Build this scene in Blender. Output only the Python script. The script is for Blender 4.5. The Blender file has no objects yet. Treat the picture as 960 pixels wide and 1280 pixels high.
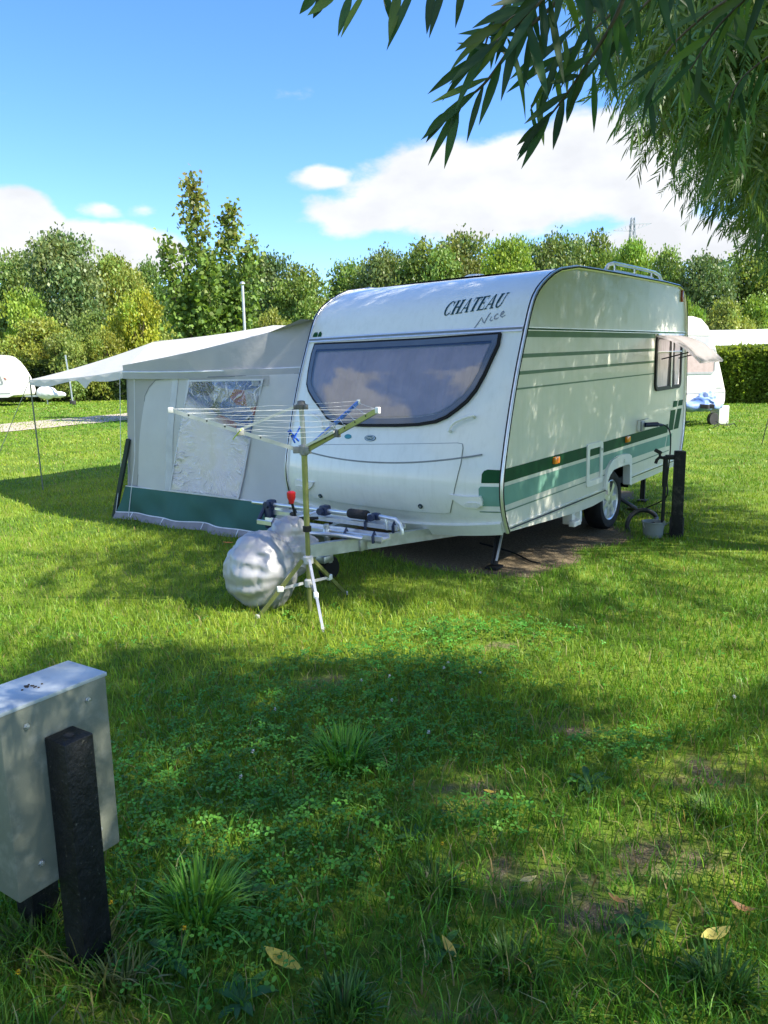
import bpy, bmesh, math, random
import numpy as np
from mathutils import Vector, Matrix
random.seed(7); RNG = np.random.default_rng(11)
C = bpy.context.scene.collection
R = math.radians
# ------------------------------------------------------------------ camera frame (solved from the photograph)
F_PX, PITCH, ROLL, CAM_H = 956.713, R(10.146), R(-1.097), 1.63
_fw = np.array([0, math.cos(PITCH), -math.sin(PITCH)]); _up = np.array([0, math.sin(PITCH), math.cos(PITCH)]); _rt = np.array([1.0, 0, 0])
CR = _rt*math.cos(ROLL)+_up*math.sin(ROLL); CU = -_rt*math.sin(ROLL)+_up*math.cos(ROLL); CF = _fw
CAM = np.array([0, 0, CAM_H])
def gz(x, y):
    """height of the lawn: level round the pitch, rising gently away from it"""
    y = np.asarray(y, float); x = np.asarray(x, float)
    t = np.clip(y-8.5, 0, 36)
    s = np.where(t < 4, t*t/8, t-2)*0.0172
    return s + 0.010*np.sin(x*1.7+0.4)*np.sin(y*1.3) + 0.006*np.sin(x*4.1+y*2.2)
def ray(u, v):
    d = CR*(u-480)/F_PX - CU*(v-640)/F_PX + CF
    return d
def at_y(u, v, Y):
    d = ray(u, v); return CAM + d*(Y/d[1])
def ground(u, v, dz=0.0):
    d = ray(u, v); z = 0.0; p = CAM
    for _ in range(40):
        t = (z-CAM_H)/d[2]; p = CAM+d*t
        z = float(gz(p[0], p[1]))
    return np.array([p[0], p[1], z+dz])
def project(P):
    d = np.asarray(P, float)-CAM; z = d@CF
    zz = np.where(z > 0.05, z, 0.05)
    u = 480+F_PX*(d@CR)/zz; v = 640-F_PX*(d@CU)/zz
    return np.where(z > 0.05, u, -9999), np.where(z > 0.05, v, -9999), z
# sun
SUN_AZ, SUN_EL = R(115), R(46)
SUN = np.array([math.sin(SUN_AZ)*math.cos(SUN_EL), math.cos(SUN_AZ)*math.cos(SUN_EL), math.sin(SUN_EL)])
# ------------------------------------------------------------------ materials
MATS = {}
def _new(name):
    m = bpy.data.materials.new(name); m.use_nodes = True; nt = m.node_tree; nt.nodes.clear()
    out = nt.nodes.new('ShaderNodeOutputMaterial'); return m, nt, out
def mat(name, col, rough=0.5, metal=0.0, var=0.08, scale=8.0, bump=0.0, bscale=60.0, coat=0.0, spec=0.5, col2=None, dirt=None, streak=None):
    if name in MATS: return MATS[name]
    m, nt, out = _new(name); n = nt.nodes; l = nt.links
    b = n.new('ShaderNodeBsdfPrincipled'); l.new(b.outputs[0], out.inputs[0])
    b.inputs['Roughness'].default_value = rough; b.inputs['Metallic'].default_value = metal
    b.inputs['Specular IOR Level'].default_value = spec; b.inputs['Coat Weight'].default_value = coat
    tc = n.new('ShaderNodeTexCoord')
    ns = n.new('ShaderNodeTexNoise'); ns.inputs['Scale'].default_value = scale; ns.inputs['Detail'].default_value = 6
    l.new(tc.outputs['Object'], ns.inputs['Vector'])
    mx = n.new('ShaderNodeMix'); mx.data_type = 'RGBA'
    a = [max(0, c*(1-var)) for c in col]; c2 = col2 if col2 else [min(1, c*(1+var)) for c in col]
    mx.inputs[6].default_value = (*a, 1); mx.inputs[7].default_value = (*c2, 1)
    rmp = n.new('ShaderNodeMapRange'); rmp.inputs[1].default_value = 0.35; rmp.inputs[2].default_value = 0.65
    l.new(ns.outputs['Fac'], rmp.inputs[0]); l.new(rmp.outputs[0], mx.inputs[0])
    colout = mx.outputs[2]
    if dirt:                       # (colour, amount, scale) : blotchy dirt
        d2 = n.new('ShaderNodeTexNoise'); d2.inputs['Scale'].default_value = dirt[2]; d2.inputs['Detail'].default_value = 9; d2.inputs['Roughness'].default_value = 0.7
        l.new(tc.outputs['Object'], d2.inputs['Vector'])
        r2 = n.new('ShaderNodeMapRange'); r2.inputs[1].default_value = dirt[3] if len(dirt) > 3 else 0.5; r2.inputs[2].default_value = (dirt[3]+.12) if len(dirt) > 3 else 0.75; r2.inputs[4].default_value = dirt[1]
        l.new(d2.outputs['Fac'], r2.inputs[0])
        m2 = n.new('ShaderNodeMix'); m2.data_type = 'RGBA'; m2.inputs[7].default_value = (*dirt[0], 1)
        l.new(colout, m2.inputs[6]); l.new(r2.outputs[0], m2.inputs[0]); colout = m2.outputs[2]
    if streak:                     # (colour, amount): rain streaks running down
        sm_ = n.new('ShaderNodeMapping'); sm_.inputs['Scale'].default_value = (22, 22, 1.1); l.new(tc.outputs['Object'], sm_.inputs[0])
        s2 = n.new('ShaderNodeTexNoise'); s2.inputs['Scale'].default_value = 1.0; s2.inputs['Detail'].default_value = 6; s2.inputs['Roughness'].default_value = 0.65; l.new(sm_.outputs[0], s2.inputs['Vector'])
        s3 = n.new('ShaderNodeMapRange'); s3.inputs[1].default_value = 0.5; s3.inputs[2].default_value = 0.72; s3.inputs[4].default_value = streak[1]; l.new(s2.outputs['Fac'], s3.inputs[0])
        m3 = n.new('ShaderNodeMix'); m3.data_type = 'RGBA'; m3.inputs[7].default_value = (*streak[0], 1); l.new(colout, m3.inputs[6]); l.new(s3.outputs[0], m3.inputs[0]); colout = m3.outputs[2]
    l.new(colout, b.inputs['Base Color'])
    rv = n.new('ShaderNodeMapRange'); rv.inputs[3].default_value = max(0.02, rough*0.85); rv.inputs[4].default_value = min(1, rough*1.15)
    l.new(ns.outputs['Fac'], rv.inputs[0]); l.new(rv.outputs[0], b.inputs['Roughness'])
    if bump:
        bn = n.new('ShaderNodeTexNoise'); bn.inputs['Scale'].default_value = bscale; bn.inputs['Detail'].default_value = 4
        l.new(tc.outputs['Object'], bn.inputs['Vector'])
        bp = n.new('ShaderNodeBump'); bp.inputs['Strength'].default_value = bump; bp.inputs['Distance'].default_value = 0.01
        l.new(bn.outputs['Fac'], bp.inputs['Height']); l.new(bp.outputs[0], b.inputs['Normal'])
    MATS[name] = m; return m
def leafmat(name, tint=(1, 1, 1), trans=0.35, rough=0.45, spec=0.35):
    """foliage: colour comes from the mesh's own leaf colours, times a tint"""
    if name in MATS: return MATS[name]
    m, nt, out = _new(name); n = nt.nodes; l = nt.links
    at = n.new('ShaderNodeAttribute'); at.attribute_name = 'Col'
    mu = n.new('ShaderNodeMix'); mu.data_type = 'RGBA'; mu.blend_type = 'MULTIPLY'; mu.inputs[0].default_value = 1; mu.inputs[7].default_value = (*tint, 1)
    l.new(at.outputs['Color'], mu.inputs[6])
    b = n.new('ShaderNodeBsdfPrincipled'); b.inputs['Roughness'].default_value = rough; b.inputs['Specular IOR Level'].default_value = spec
    l.new(mu.outputs[2], b.inputs['Base Color'])
    t = n.new('ShaderNodeBsdfTranslucent')
    br = n.new('ShaderNodeMix'); br.data_type = 'RGBA'; br.blend_type = 'MULTIPLY'; br.inputs[0].default_value = 1; br.inputs[7].default_value = (1.5, 1.45, 0.7, 1)
    l.new(mu.outputs[2], br.inputs[6]); l.new(br.outputs[2], t.inputs['Color'])
    ms = n.new('ShaderNodeMixShader'); ms.inputs[0].default_value = trans
    l.new(b.outputs[0], ms.inputs[1]); l.new(t.outputs[0], ms.inputs[2]); l.new(ms.outputs[0], out.inputs[0])
    MATS[name] = m; return m
def clothmat(name, col, trans=0.25, var=0.05, bump=0.25, bscale=400):
    if name in MATS: return MATS[name]
    m = mat(name, col, 0.85, 0, var, 3.0, bump, bscale, spec=0.2)
    nt = m.node_tree; n = nt.nodes; l = nt.links
    b = next(x for x in n if x.type == 'BSDF_PRINCIPLED'); out = next(x for x in n if x.type == 'OUTPUT_MATERIAL')
    t = n.new('ShaderNodeBsdfTranslucent'); t.inputs['Color'].default_value = (*col, 1)
    ms = n.new('ShaderNodeMixShader'); ms.inputs[0].default_value = trans
    l.new(b.outputs[0], ms.inputs[1]); l.new(t.outputs[0], ms.inputs[2]); l.new(ms.outputs[0], out.inputs[0])
    return m
def glassmat(name, tint=(0.6, 0.62, 0.68), ior=1.45, rough=0.02, wav=0.0, amt=0.16):
    if name in MATS: return MATS[name]
    m, nt, out = _new(name); n = nt.nodes; l = nt.links
    tr = n.new('ShaderNodeBsdfTransparent'); tr.inputs[0].default_value = (*tint, 1)
    gl = n.new('ShaderNodeBsdfGlossy'); gl.inputs['Roughness'].default_value = rough; gl.inputs['Color'].default_value = (0.82, 0.81, .82, 1)
    lw = n.new('ShaderNodeFresnel'); lw.inputs[0].default_value = ior
    ad = n.new('ShaderNodeMath'); ad.operation = 'ADD'; ad.inputs[1].default_value = amt; ad.use_clamp = True
    l.new(lw.outputs[0], ad.inputs[0])
    ms = n.new('ShaderNodeMixShader'); l.new(ad.outputs[0], ms.inputs[0]); l.new(tr.outputs[0], ms.inputs[1]); l.new(gl.outputs[0], ms.inputs[2])
    l.new(ms.outputs[0], out.inputs[0])
    if wav:
        tc = n.new('ShaderNodeTexCoord'); ns = n.new('ShaderNodeTexNoise'); ns.inputs['Scale'].default_value = 14; ns.inputs['Detail'].default_value = 2
        l.new(tc.outputs['Object'], ns.inputs['Vector'])
        bp = n.new('ShaderNodeBump'); bp.inputs['Strength'].default_value = wav; bp.inputs['Distance'].default_value = 0.02
        l.new(ns.outputs['Fac'], bp.inputs['Height']); l.new(bp.outputs[0], gl.inputs['Normal']); l.new(bp.outputs[0], lw.inputs['Normal'])
    MATS[name] = m; return m
# ------------------------------------------------------------------ mesh helpers
def link(name, me, m=None, parent=None):
    o = bpy.data.objects.new(name, me)
    if m is not None and me is not None and hasattr(me, 'materials') and not me.materials: me.materials.append(m)
    C.objects.link(o)
    if parent is not None: o.parent = parent
    return o
def tag(o, label=None, cat=None, group=None, kind=None):
    if label: o['label'] = label
    if cat: o['category'] = cat
    if group: o['group'] = group
    if kind: o['kind'] = kind
    return o
def empty(name, label, cat, loc=(0, 0, 0), rz=0.0, group=None):
    o = bpy.data.objects.new(name, None); C.objects.link(o); o.empty_display_size = 0.2
    o.location = loc; o.rotation_euler = (0, 0, rz)
    return tag(o, label, cat, group)
def mesh_np(name, verts, loops, totals, cols=None, smooth=False):
    me = bpy.data.meshes.new(name)
    verts = np.ascontiguousarray(verts, np.float32); loops = np.ascontiguousarray(loops, np.int32); totals = np.ascontiguousarray(totals, np.int32)
    me.vertices.add(len(verts)); me.vertices.foreach_set('co', verts.ravel())
    me.loops.add(len(loops)); me.loops.foreach_set('vertex_index', loops)
    me.polygons.add(len(totals)); st = np.concatenate([[0], np.cumsum(totals)[:-1]]).astype(np.int32)
    me.polygons.foreach_set('loop_start', st); me.polygons.foreach_set('loop_total', totals)
    if smooth: me.polygons.foreach_set('use_smooth', np.ones(len(totals), bool))
    me.update(calc_edges=True)
    if cols is not None:
        a = me.color_attributes.new('Col', 'FLOAT_COLOR', 'POINT')
        c4 = np.ones((len(verts), 4), np.float32); c4[:, :3] = cols; a.data.foreach_set('color', c4.ravel())
    return me
class Tmpl:
    """a small shape repeated inside one mesh: verts (M,3), flat loops, totals"""
    def __init__(s, verts, faces):
        s.v = np.array(verts, float); s.t = np.array([len(f) for f in faces]); s.l = np.array([i for f in faces for i in f])
def scatter(tm, Rm, T, S, cols):
    """copies of template tm with rotations Rm (N,3,3), places T (N,3), scales S (N,) or (N,3) -> arrays"""
    N = len(T); M = len(tm.v)
    S = np.asarray(S, float); S = S[:, None]*np.ones(3) if S.ndim == 1 else S
    V = np.einsum('nij,nmj->nmi', Rm, tm.v[None]*S[:, None, :]) + T[:, None, :]
    L = (tm.l[None]+np.arange(N)[:, None]*M).ravel(); tt = np.tile(tm.t, N)
    cc = np.repeat(cols, M, axis=0)
    return V.reshape(-1, 3), L, tt, cc
def merge(parts):
    vs, ls, ts, cs, o = [], [], [], [], 0
    for v, l, t, c in parts:
        vs.append(v); ls.append(l+o); ts.append(t); cs.append(c); o += len(v)
    return np.concatenate(vs), np.concatenate(ls), np.concatenate(ts), np.concatenate(cs)
def rot_from(dirs, roll):
    """matrices whose local +Y points along dirs, local Z is a normal turned by roll"""
    y = dirs/np.linalg.norm(dirs, axis=1)[:, None]
    up = np.where(np.abs(y[:, 2:3]) > 0.95, np.array([[1.0, 0, 0]]), np.array([[0, 0, 1.0]]))
    x = np.cross(y, up); x /= np.linalg.norm(x, axis=1)[:, None]; z = np.cross(x, y)
    c, s = np.cos(roll)[:, None], np.sin(roll)[:, None]
    x2 = x*c+z*s; z2 = -x*s+z*c
    return np.stack([x2, y, z2], axis=2)
class MB:
    def __init__(s): s.v = []; s.f = []
    def add(s, vs, fs):
        o = len(s.v); s.v += [tuple(map(float, p)) for p in vs]; s.f += [tuple(i+o for i in f) for f in fs]; return s
    def box(s, c, d, rot=None, bev=0.0):
        bm = bmesh.new(); bmesh.ops.create_cube(bm, size=1.0)
        bmesh.ops.scale(bm, vec=d, verts=bm.verts)
        if bev: bmesh.ops.bevel(bm, geom=bm.edges[:], offset=bev, segments=2, affect='EDGES', profile=0.5)
        M = Matrix.Translation(Vector(c)) @ (rot.to_4x4() if rot else Matrix.Identity(4))
        bm.verts.index_update()
        s.add([M @ v.co for v in bm.verts], [[v.index for v in f.verts] for f in bm.faces]); bm.free(); return s
    def tube(s, pts, r, seg=8, cap=True, flat=1.0):
        P = [Vector(p) for p in pts]; n = len(P); rs = r if isinstance(r, (list, tuple)) else [r]*n
        T = [(P[min(i+1, n-1)]-P[max(i-1, 0)]).normalized() for i in range(n)]
        up = Vector((0, 0, 1)) if abs(T[0].z) < 0.9 else Vector((1, 0, 0))
        a = T[0].cross(up).normalized(); vs = []; fs = []
        for i in range(n):
            a = (a-T[i]*a.dot(T[i])).normalized(); b = T[i].cross(a)
            for k in range(seg):
                an = 2*math.pi*k/seg; vs.append(P[i]+a*math.cos(an)*rs[i]+b*math.sin(an)*rs[i]*flat)
        for i in range(n-1):
            for k in range(seg):
                k2 = (k+1) % seg; fs.append((i*seg+k, i*seg+k2, (i+1)*seg+k2, (i+1)*seg+k))
        if cap: fs += [tuple(range(seg))[::-1], tuple(range((n-1)*seg, n*seg))]
        return s.add(vs, fs)
    def bar(s, a, b, w, h, up=(0, 0, 1)):
        a = Vector(a); b = Vector(b); t = (b-a).normalized(); up = Vector(up)
        x = t.cross(up).normalized(); y = x.cross(t)
        vs = [p+x*sx*w/2+y*sy*h/2 for p in (a, b) for sx, sy in ((-1, -1), (1, -1), (1, 1), (-1, 1))]
        return s.add(vs, [(3, 2, 1, 0), (4, 5, 6, 7), (0, 1, 5, 4), (1, 2, 6, 5), (2, 3, 7, 6), (3, 0, 4, 7)])
    def lathe(s, prof, c=(0, 0, 0), rot=None, seg=24):
        """prof: (radius, height) pairs about local Z"""
        vs = []; fs = []; n = len(prof); M = rot or Matrix.Identity(3)
        for r_, z in prof:
            for k in range(seg):
                an = 2*math.pi*k/seg; vs.append(Vector(c)+M @ Vector((r_*math.cos(an), r_*math.sin(an), z)))
        for i in range(n-1):
            for k in range(seg):
                k2 = (k+1) % seg; fs.append((i*seg+k, i*seg+k2, (i+1)*seg+k2, (i+1)*seg+k))
        fs += [tuple(range(seg))[::-1], tuple(range((n-1)*seg, n*seg))]
        return s.add(vs, fs)
    def prism(s, poly, mapf, d0, d1):
        n = len(poly); vs = [mapf(a, b, d0) for a, b in poly]+[mapf(a, b, d1) for a, b in poly]
        fs = [tuple(range(n))[::-1], tuple(range(n, 2*n))]+[(i, (i+1) % n, n+(i+1) % n, n+i) for i in range(n)]
        return s.add(vs, fs)
    def grid(s, nu, nv, f, wrapu=False):
        vs = [f(i/(nu-1), j/(nv-1)) for j in range(nv) for i in range(nu)]
        return s.add(vs, [(j*nu+i, j*nu+i+1, (j+1)*nu+i+1, (j+1)*nu+i) for j in range(nv-1) for i in range(nu-1)])
    def build(s, name, m, parent=None, smooth=True, angle=38, loc=None, fix=True):
        me = bpy.data.meshes.new(name); me.from_pydata(s.v, [], s.f); me.update()
        if fix:
            bm = bmesh.new(); bm.from_mesh(me); bmesh.ops.recalc_face_normals(bm, faces=bm.faces[:]); bm.to_mesh(me); bm.free()
        if smooth:
            me.polygons.foreach_set('use_smooth', [True]*len(me.polygons)); me.set_sharp_from_angle(angle=R(angle))
        o = link(name, me, m, parent)
        if loc is not None: o.location = loc
        return o
def decal(name, polys, mapf, off, m, parent, base=None, step=0.06, smooth=True):
    """flat outline(s) cut into a grid and laid on a curved surface; base gives the thing its thickness"""
    bm = bmesh.new()
    for poly in polys:
        try: bm.faces.new([bm.verts.new((a, b, 0)) for a, b in poly])
        except ValueError: pass
    bmesh.ops.remove_doubles(bm, verts=bm.verts[:], dist=1e-5)
    if step:
        us = [v.co.x for v in bm.verts]; vs = [v.co.y for v in bm.verts]
        for lo, hi, no, ax in ((min(us), max(us), (1, 0, 0), 0), (min(vs), max(vs), (0, 1, 0), 1)):
            k = max(1, int((hi-lo)/step))
            for i in range(1, k):
                co = [0, 0, 0]; co[ax] = lo+(hi-lo)*i/k
                bmesh.ops.bisect_plane(bm, geom=bm.verts[:]+bm.edges[:]+bm.faces[:], plane_co=co, plane_no=no)
    bmesh.ops.triangulate(bm, faces=[f for f in bm.faces if len(f.verts) > 4])
    be = [(e.verts[0], e.verts[1]) for e in bm.edges if len(e.link_faces) == 1]
    if base is not None:
        dup = {}
        for a, b in be:
            for q in (a, b):
                if q not in dup:
                    w = bm.verts.new((q.co.x, q.co.y, 1)); dup[q] = w
            try: bm.faces.new((a, b, dup[b], dup[a]))
            except ValueError: pass
    for v in bm.verts:
        v.co = Vector(mapf(v.co.x, v.co.y, base if v.co.z > 0.5 else off))
    bmesh.ops.recalc_face_normals(bm, faces=bm.faces[:])
    if base is None:           # open sheet: make it face outward
        f0 = max(bm.faces, key=lambda f: f.calc_area()); a0, b0 = polys[0][0]
        if f0.normal.dot(Vector(mapf(a0, b0, off+.05))-Vector(mapf(a0, b0, off))) < 0: bmesh.ops.reverse_faces(bm, faces=bm.faces[:])
    me = bpy.data.meshes.new(name); bm.to_mesh(me); bm.free()
    if smooth:
        me.polygons.foreach_set('use_smooth', [True]*len(me.polygons)); me.set_sharp_from_angle(angle=R(30))
    return link(name, me, m, parent)
def rrect(a0, b0, a1, b1, r=0.03, n=5):
    P = []
    for cx, cy, s in ((a1-r, b1-r, 0), (a0+r, b1-r, 90), (a0+r, b0+r, 180), (a1-r, b0+r, 270)):
        P += [(cx+r*math.cos(R(s+90*i/n)), cy+r*math.sin(R(s+90*i/n))) for i in range(n+1)]
    return P
def ring(outer, inner):
    n = len(outer); return [(outer[i], outer[(i+1) % n], inner[(i+1) % n], inner[i]) for i in range(n)]
def shrink(poly, d):
    """polygon moved inward by d (works for convex-ish outlines, any winding)"""
    n = len(poly); A = sum(poly[i][0]*poly[(i+1) % n][1]-poly[(i+1) % n][0]*poly[i][1] for i in range(n)); sg = 1 if A > 0 else -1; out = []
    for i in range(n):
        p0, p1, p2 = Vector(poly[i-1]), Vector(poly[i]), Vector(poly[(i+1) % n])
        e1 = (p1-p0).normalized(); e2 = (p2-p1).normalized()
        n1 = Vector((-e1.y, e1.x))*sg; n2 = Vector((-e2.y, e2.x))*sg
        b = (n1+n2).normalized(); k = d/max(0.4, b.dot(n1)); out.append(tuple(p1+b*k))
    return out
def ribbon(pts, w):
    """quads of a stroke of width w along 2D points"""
    P = [Vector(p) for p in pts]; n = len(P); L = []; Rr = []
    for i in range(n):
        t = (P[min(i+1, n-1)]-P[max(i-1, 0)]).normalized(); nn = Vector((-t.y, t.x))
        ww = w[i] if isinstance(w, (list, tuple)) else w
        L.append(tuple(P[i]+nn*ww/2)); Rr.append(tuple(P[i]-nn*ww/2))
    return [(L[i], L[i+1], Rr[i+1], Rr[i]) for i in range(n-1)]
# ------------------------------------------------------------------ camera, light, sky
cd = bpy.data.cameras.new('camera'); cam = bpy.data.objects.new('camera', cd); C.objects.link(cam)
Mx = Matrix.Identity(4)
for i, a in enumerate((CR, CU, -CF)):
    for k in range(3): Mx[k][i] = a[k]
for k in range(3): Mx[k][3] = CAM[k]
cam.matrix_world = Mx
cd.sensor_fit = 'HORIZONTAL'; cd.sensor_width = 36; cd.lens = F_PX/960*36; cd.clip_start = 0.05; cd.clip_end = 3000
bpy.context.scene.camera = cam
sl = bpy.data.lights.new('sun', 'SUN'); so = bpy.data.objects.new('sun', sl); C.objects.link(so)
sl.energy = 5.0; sl.angle = R(0.53); sl.color = (1.0, 0.93, 0.80)
so.rotation_euler = Vector(SUN).to_track_quat('Z', 'Y').to_euler(); so.location = (8, -4, 12)
W = bpy.data.worlds.new('World'); bpy.context.scene.world = W; W.use_nodes = True
nt = W.node_tree; nt.nodes.clear(); n = nt.nodes; l = nt.links
def math_(op, a, b=None, clamp=False):
    m_ = n.new('ShaderNodeMath'); m_.operation = op; m_.use_clamp = clamp
    for i, q in enumerate((a, b)):
        if q is None: continue
        if isinstance(q, (int, float)): m_.inputs[i].default_value = q
        else: l.new(q, m_.inputs[i])
    return m_.outputs[0]
out = n.new('ShaderNodeOutputWorld'); bg = n.new('ShaderNodeBackground'); bg.inputs['Strength'].default_value = 0.15; l.new(bg.outputs[0], out.inputs[0])
sky = n.new('ShaderNodeTexSky'); sky.sky_type = 'NISHITA'; sky.sun_disc = False; sky.sun_elevation = SUN_EL; sky.sun_rotation = SUN_AZ
sky.air_density = 1.0; sky.dust_density = 0.25; sky.ozone_density = 3.0; sky.altitude = 20
hs = n.new('ShaderNodeHueSaturation'); hs.inputs['Saturation'].default_value = 1.2; l.new(sky.outputs[0], hs.inputs['Color'])
hu = n.new('ShaderNodeMix'); hu.data_type = 'RGBA'; hu.blend_type = 'MULTIPLY'; hu.inputs[0].default_value = 1; hu.inputs[7].default_value = (.76, .80, .95, 1); l.new(hs.outputs[0], hu.inputs[6])
tc = n.new('ShaderNodeTexCoord'); D = tc.outputs['Generated']
def blob(u, v, ax, az, amp, c=None, ay=.6):
    """a cloud bank round a direction; ax, az its half sizes"""
    c = ray(u, v) if c is None else np.array(c, float); c = c/np.linalg.norm(c)
    s = n.new('ShaderNodeVectorMath'); s.operation = 'SUBTRACT'; l.new(D, s.inputs[0]); s.inputs[1].default_value = tuple(c)
    q = n.new('ShaderNodeVectorMath'); q.operation = 'MULTIPLY'; l.new(s.outputs[0], q.inputs[0]); q.inputs[1].default_value = (1/ax, 1/ay, 1/az)
    ln = n.new('ShaderNodeVectorMath'); ln.operation = 'LENGTH'; l.new(q.outputs[0], ln.inputs[0])
    return math_('MULTIPLY', math_('SUBTRACT', 1.0, ln.outputs['Value'], True), amp)
bias = None
for b_ in ((600, 240, .24, .085, 1.15), (730, 215, .28, .085, 1.15), (470, 268, .17, .038, .95), (400, 222, .075, .022, .8), (18, 278, .062, .050, 1.6), (-40, 300, .10, .05, 1.3), (130, 316, .14, .045, 1.4), (60, 310, .1, .04, 1.0), (128, 260, .045, .020, .62), (180, 262, .055, .018, .52),
           (820, 300, .2, .04, .8)):
    o_ = blob(*b_); bias = o_ if bias is None else math_('MAXIMUM', bias, o_)
mp = n.new('ShaderNodeMapping'); l.new(D, mp.inputs[0]); mp.inputs['Scale'].default_value = (1, 1, 1.9); mp.inputs['Location'].default_value = (3.1, 1.7, 0.4)
ns = n.new('ShaderNodeTexNoise'); ns.inputs['Scale'].default_value = 7.5; ns.inputs['Detail'].default_value = 12; ns.inputs['Roughness'].default_value = 0.55; l.new(mp.outputs[0], ns.inputs['Vector'])
n2 = n.new('ShaderNodeTexNoise'); n2.inputs['Scale'].default_value = 2.1; n2.inputs['Detail'].default_value = 8; n2.inputs['Roughness'].default_value = 0.5; l.new(mp.outputs[0], n2.inputs['Vector'])
for b_ in ((0, 0, .4, .13, 1.2, (-.88, -.03, .47), .16), (0, 0, .4, .06, 1.1, (-.88, -.19, .45), .11)):
    bias = math_('MAXIMUM', bias, blob(*b_))
# clouds behind the photographer (they show mirrored in the caravan's window)
sx = n.new('ShaderNodeSeparateXYZ'); l.new(D, sx.inputs[0])
back = n.new('ShaderNodeMapRange'); back.inputs[1].default_value = 0.25; back.inputs[2].default_value = -0.25; l.new(sx.outputs[1], back.inputs[0])
bk = math_('MULTIPLY', back.outputs[0], math_('MULTIPLY', math_('SUBTRACT', n2.outputs['Fac'], 0.43), 3.2))
bias = math_('MAXIMUM', bias, bk)
den = math_('ADD', bias, math_('MULTIPLY', math_('SUBTRACT', ns.outputs['Fac'], 0.5), 1.5))
cl = n.new('ShaderNodeMapRange'); cl.interpolation_type = 'SMOOTHSTEP'; cl.inputs[1].default_value = 0.27; cl.inputs[2].default_value = 0.55; l.new(den, cl.inputs[0])
# grey bellies: from the noise a little nearer the sun
mp2 = n.new('ShaderNodeMapping'); l.new(D, mp2.inputs[0]); mp2.inputs['Scale'].default_value = (1, 1, 1.9); mp2.inputs['Location'].default_value = (3.1+.02, 1.7, 0.4+.045)
n3 = n.new('ShaderNodeTexNoise'); n3.inputs['Scale'].default_value = 7.5; n3.inputs['Detail'].default_value = 5; n3.inputs['Roughness'].default_value = 0.5; l.new(mp2.outputs[0], n3.inputs['Vector'])
gr = n.new('ShaderNodeMapRange'); gr.inputs[1].default_value = 0.35; gr.inputs[2].default_value = 0.62; l.new(n3.outputs['Fac'], gr.inputs[0])
cc = n.new('ShaderNodeMix'); cc.data_type = 'RGBA'; cc.inputs[6].default_value = (3.35, 3.42, 3.55, 1); cc.inputs[7].default_value = (2.62, 2.70, 2.86, 1); l.new(gr.outputs[0], cc.inputs[0])
mxc = n.new('ShaderNodeMix'); mxc.data_type = 'RGBA'; l.new(cl.outputs[0], mxc.inputs[0]); l.new(hu.outputs[2], mxc.inputs[6]); l.new(cc.outputs[2], mxc.inputs[7])
l.new(mxc.outputs[2], bg.inputs['Color'])
sc = bpy.context.scene
sc.view_settings.view_transform = 'Standard'; sc.view_settings.look = 'None'; sc.view_settings.gamma = 1.0; sc.view_settings.use_curve_mapping = False
sc.view_settings.exposure = 1.18
sc.cycles.max_bounces = 8; sc.cycles.transparent_max_bounces = 12; sc.cycles.diffuse_bounces = 4
sc.cycles.use_denoising = True
# ------------------------------------------------------------------ ground
def axis(lo, hi, fine_lo, fine_hi, f, k=1.16):
    a = list(np.arange(fine_lo, fine_hi+1e-6, f)); s = f; x = fine_hi
    while x < hi: s *= k; x += s; a.append(min(x, hi))
    s = f; x = fine_lo
    while x > lo: s *= k; x -= s; a.insert(0, max(x, lo))
    return np.array(a)
ax_ = axis(-500, 500, -7, 7, 0.16); ay_ = axis(-80, 900, -1, 14, 0.16)
X, Y = np.meshgrid(ax_, ay_); Z = gz(X, Y); nx, ny = len(ax_), len(ay_)
idx = np.arange(nx*ny).reshape(ny, nx)
q = np.stack([idx[:-1, :-1], idx[:-1, 1:], idx[1:, 1:], idx[1:, :-1]], -1).reshape(-1)
# soil: where the turf is thin
BARE = [(.30, 2.78, .24, .17), (.62, 2.10, .30, .20), (.40, 2.28, .20, .16), (.95, 2.35, .3, .2), (.86, 3.35, .25, .16), (.15, 1.75, .16, .1), (1.3, 2.9, .3, .2), (-.72, 1.62, .16, .14), (-.35, 3.9, .25, .15), (.7, 4.4, .22, .14)]
def soilmask(x, y):
    m_ = np.zeros(np.shape(x))
    for a, b, rx, ry in BARE: m_ = np.maximum(m_, np.clip(1.35-np.hypot((x-a)/rx, (y-b)/ry), 0, 1))
    return m_
def _car_local(x, y):
    """caravan-side coordinates of a ground point (along, across)"""
    dx, dy = x-.9113, y-5.8873; a = R(37.33)
    return dx*math.sin(a)+dy*math.cos(a), -dx*math.cos(a)+dy*math.sin(a)
def undermask(x, y):
    a, b = _car_local(x, y)
    wob = .18*np.sin(a*3.1)+.12*np.sin(a*7.3+1)
    edge0 = np.clip((a-.05+.3*np.sin(b*2.5)*.5)/.25, 0, 1)*np.clip((5.2-a)/.3, 0, 1)
    return edge0*np.clip((b+.22-.75*np.clip((a-2.2)/.6, 0, 1)+wob*.6+.22*np.clip(1-abs(a-2.0)/1.6, 0, 1))/.22, 0, 1)*np.clip((2.9-b)/.3, 0, 1)
me = mesh_np('lawn', np.stack([X.ravel(), Y.ravel(), Z.ravel()], -1), q, np.full(len(q)//4, 4), smooth=True)
soil = np.maximum(soilmask(X, Y)*.58, undermask(X, Y)).ravel()
a = me.attributes.new('soil', 'FLOAT', 'POINT'); a.data.foreach_set('value', soil.astype(np.float32))
m, nt_, out_ = _new('turf soil'); n = nt_.nodes; l = nt_.links
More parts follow.
